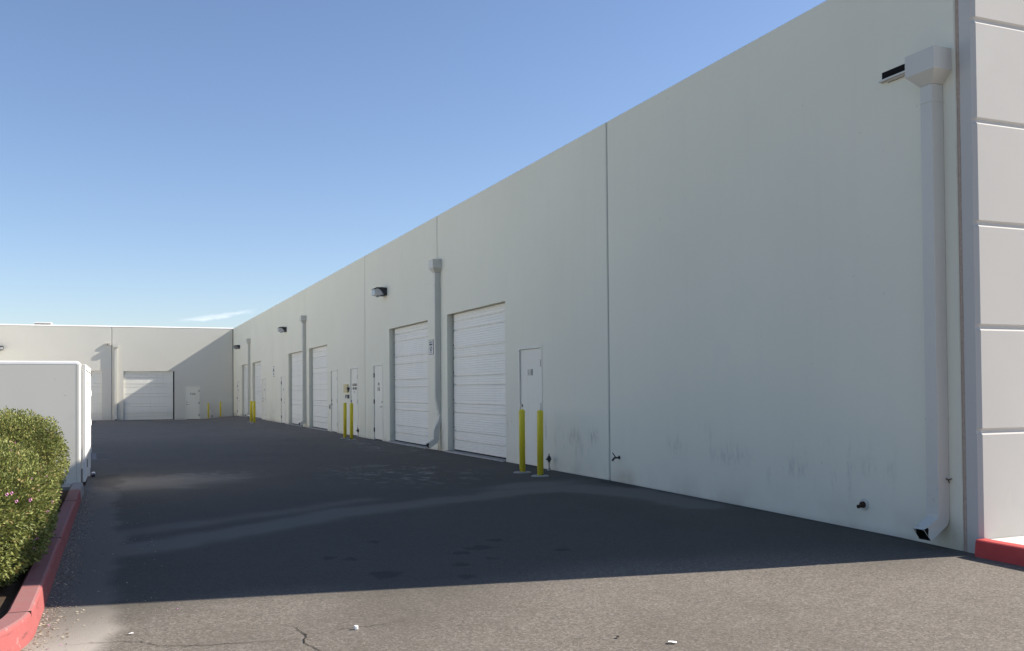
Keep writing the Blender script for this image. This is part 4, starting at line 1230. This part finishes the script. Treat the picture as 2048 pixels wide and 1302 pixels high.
make_bush('flowering_bush', (-8.66, 13.35, -0.83), (0.90, 1.45, 0.57), 11, 30000, 'yellow green clipped bush behind the larger one, against the grey enclosure wall', 5, 60, 0.62)

# ------------------------------------------------------------------ litter
def scrap(name, x, y, s_, mat, lab, cat, rz=0.0, seed=0, dark=False):
    rnd = random.Random(seed); mb = MB()
    g = [[Vector((s_*(i/3-0.5), s_*0.6*(j/2-0.5), s_*0.10*rnd.random()+0.004)) for i in range(4)] for j in range(3)]
    rot = Matrix.Rotation(rz, 3, 'Z')
    for j in range(2):
        for i in range(3):
            q = [g[j][i], g[j][i+1], g[j+1][i+1], g[j+1][i]]
            mb.poly([tuple(rot @ v+Vector((x, y, gz(x, y)+0.004))) for v in q])
    o_ = mb.build(name, mat); so = o_.modifiers.new('thick', 'SOLIDIFY'); so.thickness = 0.0015
    tag(o_, lab, cat); return o_
zc = gz(-5.70, 5.99)
mb = MB()
R = []
for k, (rr, zz) in enumerate(((0.009, 0.0), (0.0125, 0.003), (0.0130, 0.014), (0.0128, 0.022), (0.011, 0.0245), (0.004, 0.0245))):
    R.append([Vector((-5.700+rr*math.copysign(abs(math.cos(a_))**0.5, math.cos(a_)), 5.99+rr*math.copysign(abs(math.sin(a_))**0.5, math.sin(a_)), zc+0.001+zz)) for a_ in [2*PI*(j+0.5)/20 for j in range(20)]])
mb.rings(R, True)
o = mb.build('foam_block', M['white'], smooth=False)
tag(o, 'small white foam block lying alone on the sunlit asphalt', 'litter')
scrap('paper_scrap', -7.03, 6.45, 0.028, M['white'], 'tiny white paper scrap on sunlit asphalt near the red kerb', 'litter', 0.3, 1)
scrap('paper_scrap', -4.04, 4.88, 0.05, M['white'], 'thin white paper strip at the bottom edge right of centre', 'litter', -0.5, 2)
scrap('dry_leaf', -4.28, 5.12, 0.03, M['crack'], 'small dark curled leaf on the sunlit asphalt, bottom centre right', 'leaf', 1.0, 3)
W_ = empty('crumpled_wrapper', (-7.53, 18.55, gz(-7.53, 18.55)))
tag(W_, 'crumpled navy and white wrapper on the ground by the enclosure gate', 'litter')
rnd = random.Random(5)
for nm, mt, off, sc_ in (('dark_side', 'navy', (0, 0, 0.035), 1.0), ('white_side', 'white', (0.01, 0.06, 0.065), 0.75)):
    mb = MB(); R = []
    for j in range(6):
        ph = -1.4+2.8*j/5
        R.append([Vector((-7.53+off[0]+sc_*0.045*math.cos(ph)*math.cos(2*PI*k/9)*(1+rnd.uniform(-.3, .3)), 18.55+off[1]+sc_*0.07*math.cos(ph)*math.sin(2*PI*k/9)*(1+rnd.uniform(-.3, .3)), gz(-7.53, 18.55)+off[2]+sc_*0.035*math.sin(ph))) for k in range(9)])
    mb.rings(R, True); mb.build(nm, M[mt], W_)
# leaf litter and grit along the kerb: nobody could count it
rnd = random.Random(9); V, F, MI = [], [], []
for i in range(2600):
    y_ = 5.2+rnd.random()**1.3*10.5
    if y_ > 6.75: x0_ = -7.585
    else: 
        dd = 6.75-y_; x0_ = -9.2+math.sqrt(max(0.0, 2.59-dd*dd))+0.012
    x_ = x0_+abs(rnd.gauss(0, 0.10))
    if rnd.random() < 0.12: x_ = x0_+rnd.random()*0.9
    s_ = rnd.uniform(0.004, 0.013); a_ = rnd.random()*PI; z_ = gz(x_, y_)+0.0035
    ca, sa = math.cos(a_)*s_, math.sin(a_)*s_
    i0 = len(V); el = rnd.uniform(0.3, 0.6); zr = rnd.uniform(0, 0.006)
    V += [(x_-ca, y_-sa, z_), (x_+sa*el, y_-ca*el, z_+zr), (x_+ca, y_+sa, z_+zr), (x_-sa*el, y_+ca*el, z_)]
    F.append((i0, i0+1, i0+2, i0+3)); q = rnd.random(); MI.append(0 if q < 0.28 else 1 if q < 0.965 else 2)
me = bpy.data.meshes.new('leaf_litter'); me.from_pydata(V, [], F)
M['dryleaf'] = simple('dry_leaf_brown', (0.14, 0.10, 0.06, 1), 0.9, 0.1, 0, 0.4, 30)
M['straw'] = simple('straw_grit', (0.42, 0.37, 0.28, 1), 0.9, 0.1, 0, 0.3, 30)
for q in ('dryleaf', 'straw', 'petal'): me.materials.append(M[q])
me.polygons.foreach_set('material_index', MI)
o = bpy.data.objects.new('leaf_litter', me); col.objects.link(o); tag(o, 'dry leaves, grit and petals gathered along the foot of the red kerb', 'leaf litter', kind='stuff')
# tiny white and dark specks scattered over the sunlit asphalt
